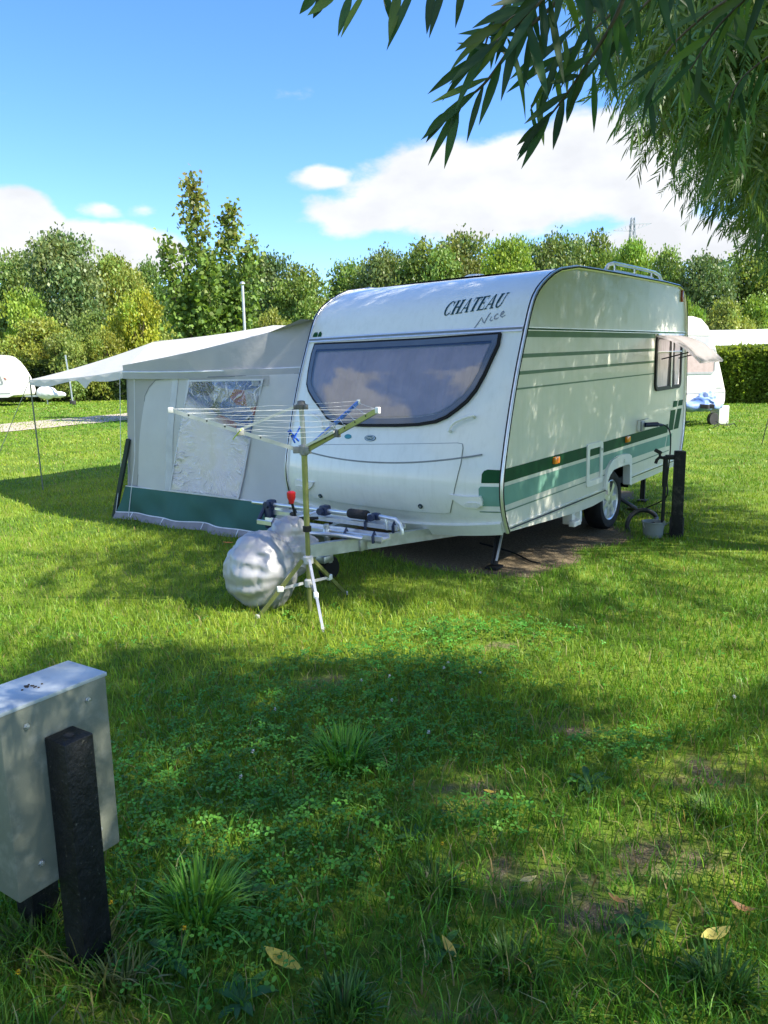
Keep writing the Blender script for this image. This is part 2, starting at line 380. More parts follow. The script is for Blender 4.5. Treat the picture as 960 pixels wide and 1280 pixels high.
b = n.new('ShaderNodeBsdfPrincipled'); b.inputs['Roughness'].default_value = .95; b.inputs['Specular IOR Level'].default_value = .15; l.new(b.outputs[0], out_.inputs[0])
geo = n.new('ShaderNodeNewGeometry')
def nz(scale, detail=8, rough=.6):
    q_ = n.new('ShaderNodeTexNoise'); q_.inputs['Scale'].default_value = scale; q_.inputs['Detail'].default_value = detail; q_.inputs['Roughness'].default_value = rough
    l.new(geo.outputs['Position'], q_.inputs['Vector']); return q_.outputs['Fac']
def mixc(f, ca, cb):
    q_ = n.new('ShaderNodeMix'); q_.data_type = 'RGBA'
    for i, c_ in ((6, ca), (7, cb)):
        if isinstance(c_, tuple): q_.inputs[i].default_value = (*c_, 1)
        else: l.new(c_, q_.inputs[i])
    l.new(f, q_.inputs[0]); return q_.outputs[2]
def rng(f, a0, a1):
    q_ = n.new('ShaderNodeMapRange'); q_.inputs[1].default_value = a0; q_.inputs[2].default_value = a1; l.new(f, q_.inputs[0]); return q_.outputs[0]
turf = mixc(rng(nz(26), .35, .65), (.045, .095, .012), (.13, .21, .025))
turf = mixc(rng(nz(1.1, 5), .42, .66), turf, (.19, .25, .03))
dirtc = mixc(rng(nz(45), .3, .7), (.085, .066, .042), (.21, .165, .105))
dirtc = mixc(rng(nz(160, 3), .55, .7), dirtc, (.36, .31, .21))
at = n.new('ShaderNodeAttribute'); at.attribute_name = 'soil'
ad = n.new('ShaderNodeMath'); ad.operation = 'ADD'; l.new(at.outputs['Fac'], ad.inputs[0])
sb = n.new('ShaderNodeMath'); sb.operation = 'MULTIPLY_ADD'; l.new(nz(9), sb.inputs[0]); sb.inputs[1].default_value = .9; sb.inputs[2].default_value = -.45; l.new(sb.outputs[0], ad.inputs[1])
l.new(mixc(rng(ad.outputs[0], .35, .6), turf, dirtc), b.inputs['Base Color'])
bp = n.new('ShaderNodeBump'); bp.inputs['Strength'].default_value = .7; bp.inputs['Distance'].default_value = .03; l.new(nz(38), bp.inputs['Height']); l.new(bp.outputs[0], b.inputs['Normal'])
tag(link('lawn', me, m), kind='structure')
# gravel path on the left
PN = [ground(-330, 573), ground(-120, 552), ground(0, 541), ground(158, 525.5), ground(300, 511), ground(420, 502)]
PFp = [ground(-330, 556), ground(-120, 540), ground(0, 531), ground(158, 517), ground(300, 504.5), ground(420, 497)]
mb = MB(); k = 8; pn = []; pf = []
for i in range(5):
    for j in range(k):
        pn.append(PN[i]+(PN[i+1]-PN[i])*j/k); pf.append(PFp[i]+(PFp[i+1]-PFp[i])*j/k)
def pth(u, v):
    i = int(round(u*(len(pn)-1))); p = pn[i]+(pf[i]-pn[i])*v; return (p[0], p[1], float(gz(p[0], p[1]))+.02)
mb.grid(len(pn), 6, pth)
tag(mb.build('path', mat('gravel', (.42, .36, .30), .95, 0, .25, 30, .6, 120, spec=.1)), kind='structure')
# ------------------------------------------------------------------ materials of the made things
white = mat('white caravan enamel', (.80, .81, .76), .22, 0, .02, 2.0, coat=.5, dirt=((.45, .46, .38), .16, 5), streak=((.42, .43, .36), .14))
white2 = mat('white plastic', (.80, .80, .76), .4, 0, .03, 5)
sidew = mat('shade-toned hammered sheet', (.665, .665, .60), .36, 0, .025, 2.5, .05, 300, coat=.2, dirt=((.40, .40, .30), .16, 4), streak=((.34, .35, .26), .15))  # same paint as the front; the willow's shade is put into this darker colour
dgreen = mat('dark green vinyl', (.010, .072, .024), .6, 0, .1, spec=.15)
lgreen = mat('sea green vinyl', (.16, .33, .26), .55, 0, .05, spec=.2)
mgreen = mat('faded green vinyl', (.155, .245, .175), .55, 0, .08, spec=.2)
alu = mat('bright aluminium', (.80, .81, .82), .32, .75, .05, 20)
steel = mat('galvanised steel', (.52, .55, .56), .45, .85, .12, 14, .1, 80)
rubber = mat('black rubber', (.012, .012, .013), .7, 0, .2, 20, spec=.25)
blackp = mat('black plastic', (.012, .013, .014), .5, 0, .2, 12, spec=.3)
navy = mat('navy plastic', (.014, .026, .075), .4, 0, .15)
dark = mat('dark underbody', (.03, .03, .03), .8, 0, .3, 6, .3, 20)
amberm = mat('amber lens', (.85, .27, .02), .2, 0, .08, 30, coat=.6)
redm = mat('red plastic', (.62, .02, .02), .35, 0, .08)
clearp = mat('clear lamp plastic', (.75, .76, .74), .12, 0, .05, 30, .2, 200, coat=1)
seam = mat('shadow gap sealant', (.20, .22, .22), .6, 0, .1)
curtain = mat('mauve curtain cloth', (.66, .62, .64), .9, 0, .08, 6, .2, 200)
pane = glassmat('tinted acrylic pane', (.76, .75, .76), 1.45, .03, .0, .11)
# ------------------------------------------------------------------ caravan frame of reference
CW, XW = 2.31, 2.497
_a, _c = R(37.33), R(1.295)
AXv = Vector((math.sin(_a), math.cos(_a), 0)); LFv = Vector((-math.cos(_a), math.sin(_a), 0)); UPv = Vector((0, 0, 1))
X3 = AXv*math.cos(_c)+UPv*math.sin(_c); Z3 = -AXv*math.sin(_c)+UPv*math.cos(_c)
piv = Vector((.9113, 5.8873, 0))+AXv*XW
def carmatrix():
    M = Matrix.Identity(4); o = piv-X3*XW
    for i, v in enumerate((X3, LFv, Z3)):
        for k in range(3): M[k][i] = v[k]
    for k in range(3): M[k][3] = o[k]
    return M
CARM = carmatrix(); CARI = CARM.inverted()
def car_ground(x, y, lift=0.0):
    """local point on the lawn below local (x, y)"""
    w = CARM @ Vector((x, y, 0)); w.z = float(gz(w.x, w.y))+lift
    return CARI @ w
car = empty('caravan', 'large white touring caravan with broad green side stripes and its rear side window propped open', 'caravan')
car.matrix_world = CARM
_zs = [.25, .30, .43, .57, .70, .85, .97, 1.15, 1.35, 1.53, 1.71, 1.86, 2.01, 2.12, 2.21, 2.28, 2.33, 2.38, 2.43, 2.47, 2.50, 2.525, 2.545, 2.555]
_xs = [.25, .20, .12, .055, .02, .022, .05, .098, .16, .222, .29, .356, .425, .475, .525, .585, .645, .73, .83, .93, 1.03, 1.16, 1.32, 1.46]
_zf = np.linspace(.2, 2.6, 961); _xf = np.interp(_zf, _zs, _xs)
def _smooth(a, k): w_ = np.hanning(k); w_ /= w_.sum(); return np.convolve(np.pad(a, k//2, mode='edge'), w_, 'valid')
_xa, _xb = _smooth(_xf, 121), _smooth(_xf, 13); _bl = np.clip((_zf-2.0)/.25, 0, 1); _xf = np.where(_zf > 2.5, _xf, _xa*(1-_bl)+_xb*_bl); _xf = np.where(_zf < .42, np.interp(_zf, _zs, _xs), _xf)
def pz(z): return float(np.interp(z, _zf, _xf))
def bul(z): return float(np.interp(z, [.3, .75, 1.0, 2.0, 2.45, 2.55], [.05, .10, .10, .05, .03, 0]))
def fx(y, z):
    s = (y-CW/2)/(CW/2); return pz(z)-bul(z)*(1-min(1, abs(s))**2.5)
def fm(y, z, off):
    """front wall: (across, up, outward) -> local point"""
    e = .03; dz = (fx(y, z+e)-fx(y, z-e))/(2*e); dy = (fx(y+e, z)-fx(y-e, z))/(2*e)
    n_ = Vector((-1, dy, dz)).normalized()
    return Vector((fx(y, z), y, z))+n_*off
def sm(x, z, off): return Vector((x, -off, z))
# ---- body shell
rearp = [(3.0, 2.56), (3.8, 2.56), (4.33, 2.55), (4.47, 2.52), (4.56, 2.46), (4.62, 2.38), (4.66, 2.25), (4.69, 2.01), (4.74, 1.5), (4.76, 1.0), (4.73, .78), (4.66, .58), (4.55, .45), (4.43, .41)]
mb = MB()
zr = sorted(set(list(np.linspace(0, 1, 56))))
def front(u, t):
    y = CW*u; s = 2*u-1; zb = .43-.085*(1-s*s); z = zb+(2.55-zb)*(1-(1-t)**1.6); z = min(z, 2.5549)
    return (fx(y, z), y, z)
mb.grid(41, 60, front)
roofp = [(pz(2.55), 2.55), (1.9, 2.557), (2.4, 2.56)]+rearp
def roof(u, t):
    i = t*(len(roofp)-1); a_ = int(min(i, len(roofp)-2)); f_ = i-a_; p = roofp[a_]; q_ = roofp[a_+1]
    return (p[0]+(q_[0]-p[0])*f_, CW*u, p[1]+(q_[1]-p[1])*f_+(.02*(1-(2*u-1)**2) if q_[1] > 2.4 else 0))
mb.grid(13, len(roofp), roof)
body = mb.build('body', white, car, angle=50)
fl = [(pz(z), z) for z in np.linspace(.43, 2.55, 46)]
top = fl+roofp[1:]
bottom_r = [(3.76, .40), (2.87, .40), (2.85, .60), (2.79, .655), (2.30, .655), (2.21, .57), (2.17, .36), (1.87, .345), (1.5, .35), (.95, .38)]
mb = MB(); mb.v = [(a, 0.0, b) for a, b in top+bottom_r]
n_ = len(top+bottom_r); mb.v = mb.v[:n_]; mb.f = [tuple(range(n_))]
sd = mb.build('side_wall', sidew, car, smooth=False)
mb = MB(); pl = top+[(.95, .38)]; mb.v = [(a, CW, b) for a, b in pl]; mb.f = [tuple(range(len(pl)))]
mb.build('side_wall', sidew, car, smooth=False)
# ---- chassis below
mb = MB(); mb.box((2.4, CW/2, .47), (4.0, CW-.1, .06)); mb.bar((.3, .55, .40), (4.2, .55, .40), .05, .12); mb.bar((.3, 1.76, .40), (4.2, 1.76, .40), .05, .12); mb.tube([(2.5, .2, .33), (2.5, 2.1, .33)], .04)
ch = mb.build('chassis', dark, car)
mb = MB(); q8 = [(a, b, c) for b in (.004, .36) for a, c in ((2.14, .38), (2.86, .38), (2.86, .70), (2.14, .70))]
mb.add(q8, [(4, 5, 6, 7), (2, 3, 7, 6), (0, 3, 7, 4), (1, 2, 6, 5)]); mb.build('wheel_well', mat('black wheel well', (.006, .006, .006), .95, 0, .2, spec=.1), car, smooth=False)
# ---- corner trims
def side_trim(name, y, sgn):
    pts = [(a, y+sgn*.004, b) for a, b in top]
    P = [Vector(p) for p in pts]
    mb = MB(); mb.tube(pts, .019, 8)
    o = mb.build(name, alu, car, angle=60)
    mb = MB(); mb.tube([(a, y+sgn*.021, b) for a, b in top], .0065, 6); mb.build('rubber_insert', rubber, o)
    mb = MB(); mb.tube([(a-.018, y+sgn*-.004, b+.012) for a, b in top[:60]], .005, 6); mb.build('rubber_insert', rubber, o)
side_trim('corner_trim', 0, -1); side_trim('corner_trim', CW, 1)
# ---- belts
b_ = decal('belt_trim', [[(0.02, 1.995), (CW-.02, 1.995), (CW-.02, 2.035), (.02, 2.035)]], fm, .016, alu, car, 0)
decal('rubber_insert', [[(0.02, 2.008), (CW-.02, 2.008), (CW-.02, 2.024), (.02, 2.024)]], fm, .0185, seam, b_)
b_ = decal('belt_trim', [[(.45, 2.003), (4.68, 2.003), (4.68, 2.03), (.44, 2.03)]], sm, .012, alu, car, 0)
decal('rubber_insert', [[(.45, 2.008), (4.68, 2.008), (4.68, 2.022), (.44, 2.022)]], sm, .0145, dgreen, b_)
lowt = decal('lower_trim', [[(.16, .440), (2.17, .440), (2.17, .472), (.13, .472)], [(2.87, .468), (4.5, .468), (4.52, .495), (2.87, .495)]], sm, .010, alu, car, 0, step=0)
decal('rubber_insert', [[(.16, .449), (2.17, .449), (2.17, .462), (.14, .462)], [(2.87, .476), (4.5, .476), (4.52, .487), (2.87, .487)]], sm, .0125, navy, lowt, step=0)
# ---- stripes along the side
X0 = lambda z: pz(z)+.02
def stripe(z0, z1, x1, m_, z2=None, z3=None):
    z2 = z0 if z2 is None else z2; z3 = z1 if z3 is None else z3
    decal('stripe', [[(X0(z0), z0), (x1, z2), (x1, z3), (X0(z1), z1)]], sm, .0025, m_, car, step=0)
stripe(1.952, 2.000, 3.56, mgreen); stripe(1.790, 1.822, 3.55, mgreen, 1.812, 1.842); stripe(1.660, 1.688, 3.56, mgreen, 1.686, 1.709); stripe(1.545, 1.559, 3.57, mgreen, 1.560, 1.572)
stripe(.838, .945, 1.69, dgreen, .842, .948)
for q_ in [[(2.07, .842), (4.12, .855), (4.14, .955), (2.07, .948)], [(4.155, .87), (4.33, .87), (4.41, 1.11), (4.21, 1.11)], [(4.36, .87), (4.55, .87), (4.65, 1.105), (4.475, 1.11)], [(4.285, 1.14), (4.45, 1.14), (4.47, 1.212), (4.31, 1.215)], [(4.49, 1.145), (4.675, 1.145), (4.695, 1.21), (4.52, 1.212)]]: decal('stripe', [q_], sm, .0025, dgreen, car, step=0)
for q_ in [[(X0(.655), .655), (1.69, .668), (1.69, .812), (X0(.808), .808)], [(2.07, .670), (2.16, .670), (2.30, .745), (2.7, .745), (2.87, .69), (4.04, .693), (4.10, .815), (2.07, .812)], [(4.07, .69), (4.24, .685), (4.31, .83), (4.13, .82)]]: decal('stripe', [q_], sm, .0025, lgreen, car, step=0)
for q_ in [[(X0(.60), .600), (1.69, .606), (1.69, .617), (X0(.612), .612)], [(2.07, .607), (2.17, .607), (2.17, .618), (2.07, .618)], [(2.87, .615), (4.2, .628), (4.2, .639), (2.87, .626)]]: decal('stripe', [q_], sm, .0025, mgreen, car, step=0)
decal('stripe', [[(.16, .835), (.16, .905), (.145, .93), (.115, .942), (.005, .940), (.005, .84)]], fm, .003, dgreen, car)
decal('stripe', [[(.18, .648), (.18, .79), (.165, .808), (.005, .812), (.005, .655)]], fm, .003, lgreen, car)
decal('stripe', [[(.19, .594), (.19, .604), (.005, .612), (.005, .602)]], fm, .003, mgreen, car)
# ---- service door
f_ = rrect(1.685, .555, 2.075, .965, .03); g_ = rrect(1.745, .61, 2.015, .915, .015)
for q_, m_ in (([(1.747, .842), (2.013, .842), (2.013, .946), (1.747, .946)][:0] or [(1.747, .842), (2.013, .842), (2.013, .913), (1.747, .913)], dgreen), ([(1.747, .668), (2.013, .669), (2.013, .812), (1.747, .812)], lgreen)): decal('stripe', [q_], sm, .0025, m_, car, step=0)
dr = decal('service_hatch', ring(f_, g_), sm, .014, white2, car, 0, step=0)
mb = MB(); mb.tube([sm(2.045, .885, .013), sm(2.045, .885, .02)], .012, 12); mb.build('lock', steel, dr)
# ---- wheel arch and wheel
arch = [(2.13, .47), (2.15, .60), (2.21, .69), (2.32, .745), (2.48, .765), (2.66, .765), (2.78, .755), (2.86, .725), (2.875, .66), (2.875, .40)]
inn = [(2.18, .45), (2.20, .555), (2.25, .60), (2.34, .64), (2.48, .648), (2.66, .648), (2.74, .647), (2.79, .643), (2.815, .62), (2.82, .42)]
ar = decal('wheel_arch', [(arch[i], arch[i+1], inn[i+1], inn[i]) for i in range(len(arch)-1)], sm, .026, white2, car, -.05, step=0)
mb = MB(); mb.tube([sm(2.63, .70, .025), sm(2.63, .70, .031)], .018, 14); mb.build('arch_cap', steel, ar)
whl = bpy.data.objects.new('wheel', None); C.objects.link(whl); whl.parent = car; whl.location = (2.43, .03, .312)
Ry = Matrix.Rotation(R(90), 3, 'X')      # lathe axis -> local -y
mb = MB(); mb.lathe([(.20, -.085), (.235, -.095), (.285, -.093), (.303, -.075), (.310, -.03), (.310, .03), (.303, .075), (.285, .093), (.235, .095), (.205, .085), (.20, .02)], (0, .09, 0), Ry, 48)
mb.build('tyre', rubber, whl)
mb = MB(); mb.lathe([(.212, .05), (.214, .083), (.205, .088), (.196, .080), (.190, .045), (.188, -.05)], (0, .09, 0), Ry, 48)
for k in range(7):
    an = 2*math.pi*k/7; mid = []
    d_ = Vector((math.cos(an), 0, math.sin(an))); t_ = Vector((-math.sin(an), 0, math.cos(an)))
    vs = [Vector((0, .025, 0))+d_*rr+t_*w_*s_+Vector((0, -dp, 0)) for dp in (.01, -.03) for rr, w_ in ((.045, .034), (.12, .024), (.198, .036)) for s_ in (-1, 1)]
    mb.add(vs, [(0, 1, 3, 2), (2, 3, 5, 4), (6, 8, 9, 7), (8, 10, 11, 9), (0, 2, 8, 6), (2, 4, 10, 8), (1, 7, 9, 3), (3, 9, 11, 5)])
mb.lathe([(.055, -.03), (.055, .0), (.045, .012), (.02, .016)], (0, .03, 0), Ry, 24)
mb.build('rim', alu, whl)
mb = MB(); mb.lathe([(.185, -.03), (.185, -.02), (.05, -.02)], (0, .09, 0), Ry, 32); mb.build('brake_drum', dark, whl)
w2 = whl.copy(); C.objects.link(w2); w2.location = (2.43, CW-.21, .312)
for ch_ in list(whl.children):
    q_ = ch_.copy(); C.objects.link(q_); q_.parent = w2
# ---- lamps on the side, socket, jack bracket
for x_, z_ in ((.99, .905), (2.75, .912)):
    mb = MB(); mb.box((x_, -.017, z_), (.10, .03, .062), bev=.008); o_ = mb.build('side_marker', amberm, car)
    mb = MB(); mb.box((x_, -.0325, z_), (.035, .004, .04)); mb.build('reflector', redm if 0 else mat('orange reflector', (.9, .2, .02), .1, 0, .1, 60, .3, 300), o_)
mb = MB(); mb.box((3.11, -.02, 1.02), (.10, .04, .12), bev=.008); sk = mb.build('power_socket', white2, car)
mb = MB(); mb.bar((3.11, -.035, 1.085), (3.11, -.09, 1.10), .10, .008); mb.box((3.11, -.045, 1.02), (.10, .02, .11), bev=.004); mb.build('socket_lid', mat('grey plastic', (.3, .31, .32), .4), sk)
mb = MB(); mb.box((1.55, .10, .30), (.10, .10, .16), bev=.008); mb.box((1.52, .03, .24), (.16, .06, .05), bev=.006); mb.box((1.60, .04, .30), (.05, .07, .13), bev=.004); mb.bar((1.5, .08, .33), (2.0, .08, .40), .05, .04)
mb.build('jack_bracket', white2, car)
# ---- rear side window, flap open
wr = rrect(3.57, 1.365, 4.53, 1.985, .09, 6); wi = shrink(wr, .045)
fr = decal('side_window', ring(wr, wi), sm, .022, blackp, car, 0, step=0)
def cur(a, b, off): return sm(a, b, .004+.0035*math.sin(a*95))
decal('curtain', [[(3.60, 1.40), (4.02, 1.40), (4.05, 1.96), (3.60, 1.96)], [(4.30, 1.40), (4.50, 1.40), (4.50, 1.96), (4.27, 1.96)]], lambda a, b, o: sm(a, b, .008+.004*math.sin(a*95)), 0, curtain, fr, step=.012)
decal('window_opening', [wi], sm, .003, mat('dim interior', (.05, .045, .045), .7), fr, step=0)
mb = MB(); mb.tube([sm(3.60, 1.80, .016), sm(4.50, 1.80, .016)], .008); mb.tube([sm(4.13, 1.39, .016), sm(4.13, 1.96, .016)], .011); mb.build('window_bar', alu, fr)
def flap(u, t):
    x_ = 3.585+.93*u; o_ = .02+.475*t; z_ = 1.985-.30*t+.055*math.sin(t*math.pi)
    return (x_, -o_, z_)
mb = MB(); mb.grid(9, 11, flap); k_ = len(mb.v)
mb.v += [(a, b+.012, c-.02) for a, b, c in mb.v]; mb.f += [tuple(i+k_ for i in reversed(f)) for f in mb.f]
per = [i for i in range(9)]+[9*j+8 for j in range(1, 11)]+[90+i for i in range(7, -1, -1)]+[9*j for j in range(9, 0, -1)]
mb.f += [(per[i], per[(i+1) % len(per)], per[(i+1) % len(per)]+k_, per[i]+k_) for i in range(len(per))]
fp = mb.build('window_flap', clothmat('milky acrylic', (.86, .82, .85), .8, .03, 0), car)
for x_ in (3.75, 4.38): mb = MB(); mb.tube([(x_, -.02, 1.72), (x_, -.33, 1.79)], .007); mb.build('window_stay', blackp, fp)
mb = MB(); mb.tube([(3.58, -.022, 1.988), (4.53, -.022, 1.988)], .012); mb.build('window_hinge', alu, fp)
# ---- front window
wo = [(2.19, 1.978), (1.6, 1.972), (.9, 1.972), (.19, 1.985), (.185, 1.89), (.25, 1.66), (.30, 1.54), (.36, 1.455), (.44, 1.385), (.52, 1.328), (.62, 1.287), (.78, 1.262), (1.0, 1.250), (1.3, 1.243), (1.55, 1.243), (1.70, 1.258), (1.80, 1.295), (1.92, 1.385), (2.03, 1.46), (2.12, 1.535), (2.165, 1.60), (2.185, 1.72), (2.20, 1.88)]
w1 = shrink(wo, .018); w2_ = shrink(w1, .045)
fw_ = decal('front_window', ring(wo, w1), fm, .030, rubber, car, 0)
decal('window_rim', ring(w1, w2_), fm, .034, mat('grey acrylic rim', (.10, .115, .15), .18, 0, .1, 5, coat=.6), fw_)
decal('pane', [w2_], fm, .032, pane, fw_)
decal('curtain', [shrink(w2_, .02)], lambda a, b, o: fm(a, b, .012+.006*math.sin(a*70)+.002*math.sin(a*190+b*3)), 0, curtain, fw_, step=.018)
decal('top_reflection', [[(2.15, 1.90), (.24, 1.905), (.22, 1.955), (2.16, 1.95)]], fm, .022, mat('dark blue reflection', (.03, .04, .08), .6), fw_)  # dark blue band painted in place of a reflection along the window top
mb = MB()
for y_ in (1.9, 1.2, .45): mb.add([fm(y_-.03, 1.975, .03), fm(y_+.03, 1.975, .03), fm(y_+.03, 1.995, .03), fm(y_-.03, 1.995, .03)], [(0, 1, 2, 3)])
# ---- front locker, grooves, grips
def stroke(name, pts, w, m_, off=.003, parent=car, base=None): return decal(name, ribbon(pts, w), fm, off, m_, parent, base, step=.08)
hat = [(2.16, 1.045), (1.7, 1.075), (1.2, 1.098), (.75, 1.118), (.40, 1.135), (.355, 1.13), (.345, 1.10), (.345, .98), (.37, .84), (.41, .68), (.455, .575), (.50, .562), (.8, .553), (1.2, .552), (1.6, .560), (1.95, .575), (2.07, .66), (2.12, .80), (2.15, .92)]
lk = decal('gas_locker_door', [hat], fm, .010, white, car, 0, step=.07)
stroke('door_seam', hat+[hat[0]], .011, seam, .0035)
def arc(y): return .955+.04*max(0, (.9-y)/.9)**1.3+.03*max(0, (y-1.4)/.7)**1.5
stroke('groove', [(y, .95+.105*((y-1.25)/1.09)**2) for y in np.linspace(2.13, .17, 26)], .013, seam, .0115)
for y_, z_ in ((1.85, .605), (.72, .612)):
    mb = MB(); a_ = fm(y_, z_, .008); b_ = fm(y_, z_, .02); mb.tube([a_, b_], .021, 14); o_ = mb.build('locker_lock', mat('dark lock', (.03, .06, .07), .3, .3), lk)
    mb = MB(); mb.tube([b_, fm(y_, z_, .023)], .010, 10); mb.build('key_slot', steel, o_)
hp = [(.475, 1.225), (.462, 1.262), (.43, 1.292), (.37, 1.318), (.31, 1.338), (.285, 1.342)]
mb = MB(); mb.tube([fm(hp[0][0], hp[0][1], 0)]+[fm(a, b, .04) for a, b in hp]+[fm(hp[-1][0], hp[-1][1], 0)], .012, 8); mb.build('grab_handle', white2, car)
hp = [(2.30-a, b-.01) for a, b in hp]
mb = MB(); mb.tube([fm(hp[0][0], hp[0][1], 0)]+[fm(a, b, .04) for a, b in hp]+[fm(hp[-1][0], hp[-1][1], 0)], .012, 8); mb.build('grab_handle', white2, car)
for m__ in (lambda y: y, lambda y: CW-y):
    pod = [(m__(a), b) for a, b in ((.42, .735), (.30, .728), (.16, .735), (.145, .70), (.15, .66), (.20, .635), (.30, .64), (.40, .70))]
    pd = decal('lamp_housing', [pod], fm, .028, white2, car, 0)
    ln = [(m__(a), b) for a, b in ((.30, .665), (.27, .685), (.20, .688), (.165, .68), (.158, .665), (.175, .650), (.24, .647), (.29, .652))]
    decal('position_lamp', [ln], fm, .036, clearp, pd, .02)
# ---- lower front bumper
def zb_(y): s = 2*y/CW-1; return .43-.085*(1-s*s)
ys = list(np.linspace(.03, CW-.03, 24))
decal('front_bumper', [((ys[i], zb_(ys[i])), (ys[i+1], zb_(ys[i+1])), (ys[i+1], zb_(ys[i+1])+.095), (ys[i], zb_(ys[i])+.095)) for i in range(23)], fm, .03, white, car, -.02, step=0)
# ---- emblem and badges
decal('emblem', [[(2.27, 2.048), (2.205, 2.048), (2.205, 2.072), (2.217, 2.092), (2.230, 2.096), (2.235, 2.078), (2.240, 2.096), (2.258, 2.090), (2.27, 2.07)], [(2.198, 2.048), (2.150, 2.048), (2.150, 2.075), (2.17, 2.098), (2.195, 2.090)]], fm, .003, dgreen, car, step=0)
def ell(cy, cz, a, b, k=20): return [(cy+a*math.cos(2*math.pi*i/k), cz+b*math.sin(2*math.pi*i/k)) for i in range(k)]
bd = decal('badge', [ell(1.265, 1.150, .062, .026)], fm, .006, mat('badge green', (.01, .09, .09), .3), car, 0, step=0)
decal('badge_ring', ring(ell(1.265, 1.150, .055, .021), ell(1.265, 1.150, .051, .018)), fm, .0075, alu, bd, step=0)
lt = []
for i, y_ in enumerate(np.linspace(1.30, 1.23, 6)): lt += ribbon([(y_, 1.143), (y_-.002, 1.158)], .004)+ribbon([(y_, 1.15 if i % 2 else 1.157), (y_-.007, 1.15 if i % 2 else 1.157)], .003)
decal('badge_lettering', lt, fm, .0075, white2, bd, step=0)
decal('badge', [ell(1.52, 1.155, .04, .020)], fm, .006, mat('badge teal', (.03, .25, .30), .3), car, 0, step=0)
# ---- lettering: CHATEAU in italic serif capitals, Nice in script
def glyphs():
    st, th, se = .25, .09, .07
    def stem(x, w=st, y0=0, y1=1): return [(x-w/2, y0), (x+w/2, y0), (x+w/2, y1), (x-w/2, y1)]
    def serif(x, y, w=.40): return [(x-w/2, y), (x+w/2, y), (x+w/2, y+se), (x-w/2, y+se)]
    def arcs(cx, cy, ro, ri, a0, a1, k=18, ox=0.0):
        o = [(cx+ro[0]*math.cos(R(a0+(a1-a0)*i/k)), cy+ro[1]*math.sin(R(a0+(a1-a0)*i/k))) for i in range(k+1)]
        n_ = [(cx+ox+ri[0]*math.cos(R(a0+(a1-a0)*i/k)), cy+ri[1]*math.sin(R(a0+(a1-a0)*i/k))) for i in range(k+1)]
        return [(o[i], o[i+1], n_[i+1], n_[i]) for i in range(k)]
    G = {}
    G['C'] = (arcs(.48, .5, (.46, .52), (.27, .455), 45, 315, ox=.03)+[stem(.82, .06, .66, 1.0), stem(.82, .05, .05, .30)], 1.0)
    G['H'] = ([stem(.22), stem(.82), [(.25, .46), (.80, .46), (.80, .54), (.25, .54)], serif(.22, 0), serif(.22, 1-se), serif(.82, 0), serif(.82, 1-se)], 1.12)
    G['A'] = ([[(.10, 0), (.19, 0), (.52, 1.0), (.44, 1.0)], [(.42, 1.02), (.58, 1.02), (.95, 0), (.73, 0)], [(.24, .30), (.74, .30), (.72, .37), (.26, .37)], serif(.15, 0, .34), serif(.84, 0, .42)], 1.06)
    G['T'] = ([stem(.46), [(.04, 1-.07), (.88, 1-.07), (.88, 1), (.04, 1)], serif(.46, 0, .44), [(.04, .72), (.09, .72), (.11, 1), (.04, 1)], [(.83, .72), (.88, .72), (.88, 1), (.81, 1)]], .94)
    G['E'] = ([stem(.22), [(.05, 0), (.80, 0), (.80, .07), (.05, .07)], [(.05, .93), (.78, .93), (.78, 1), (.05, 1)], [(.25, .47), (.60, .47), (.60, .54), (.25, .54)], [(.74, 0), (.80, 0), (.84, .30), (.80, .30)], [(.74, .74), (.78, .74), (.78, 1), (.72, 1)], [(.56, .37), (.60, .37), (.60, .64), (.56, .64)]], .92)
    G['U'] = ([stem(.22, st, .34, 1), stem(.78, .08, .34, 1), serif(.22, 1-se), serif(.78, 1-se, .32)]+arcs(.48, .34, (.36, .36), (.22, .27), 180, 360, ox=.015), 1.06)
    return G
G = glyphs()
def write(text, y0, z0, y1, z1, h, shear=.26, gap=.0):
    """text from (y0,z0) to (y1,z1) along the front wall (y falls to the right)"""
    tot = sum(G[c][1] for c in text); out_ = []; x = 0
    for c in text:
        for poly in G[c][0]:
            q_ = []
            for a, b in poly:
                u = (x+a+shear*b)/tot
                q_.append((y0+(y1-y0)*u, z0+(z1-z0)*u+h*b))
            out_.append(q_)
        x += G[c][1]
    return out_
letters = []
CL = (.795, 2.158, .245, 2.200)
for c_, poly in zip(range(9999), write('CHATEAU', *CL, .116)): letters.append(poly)
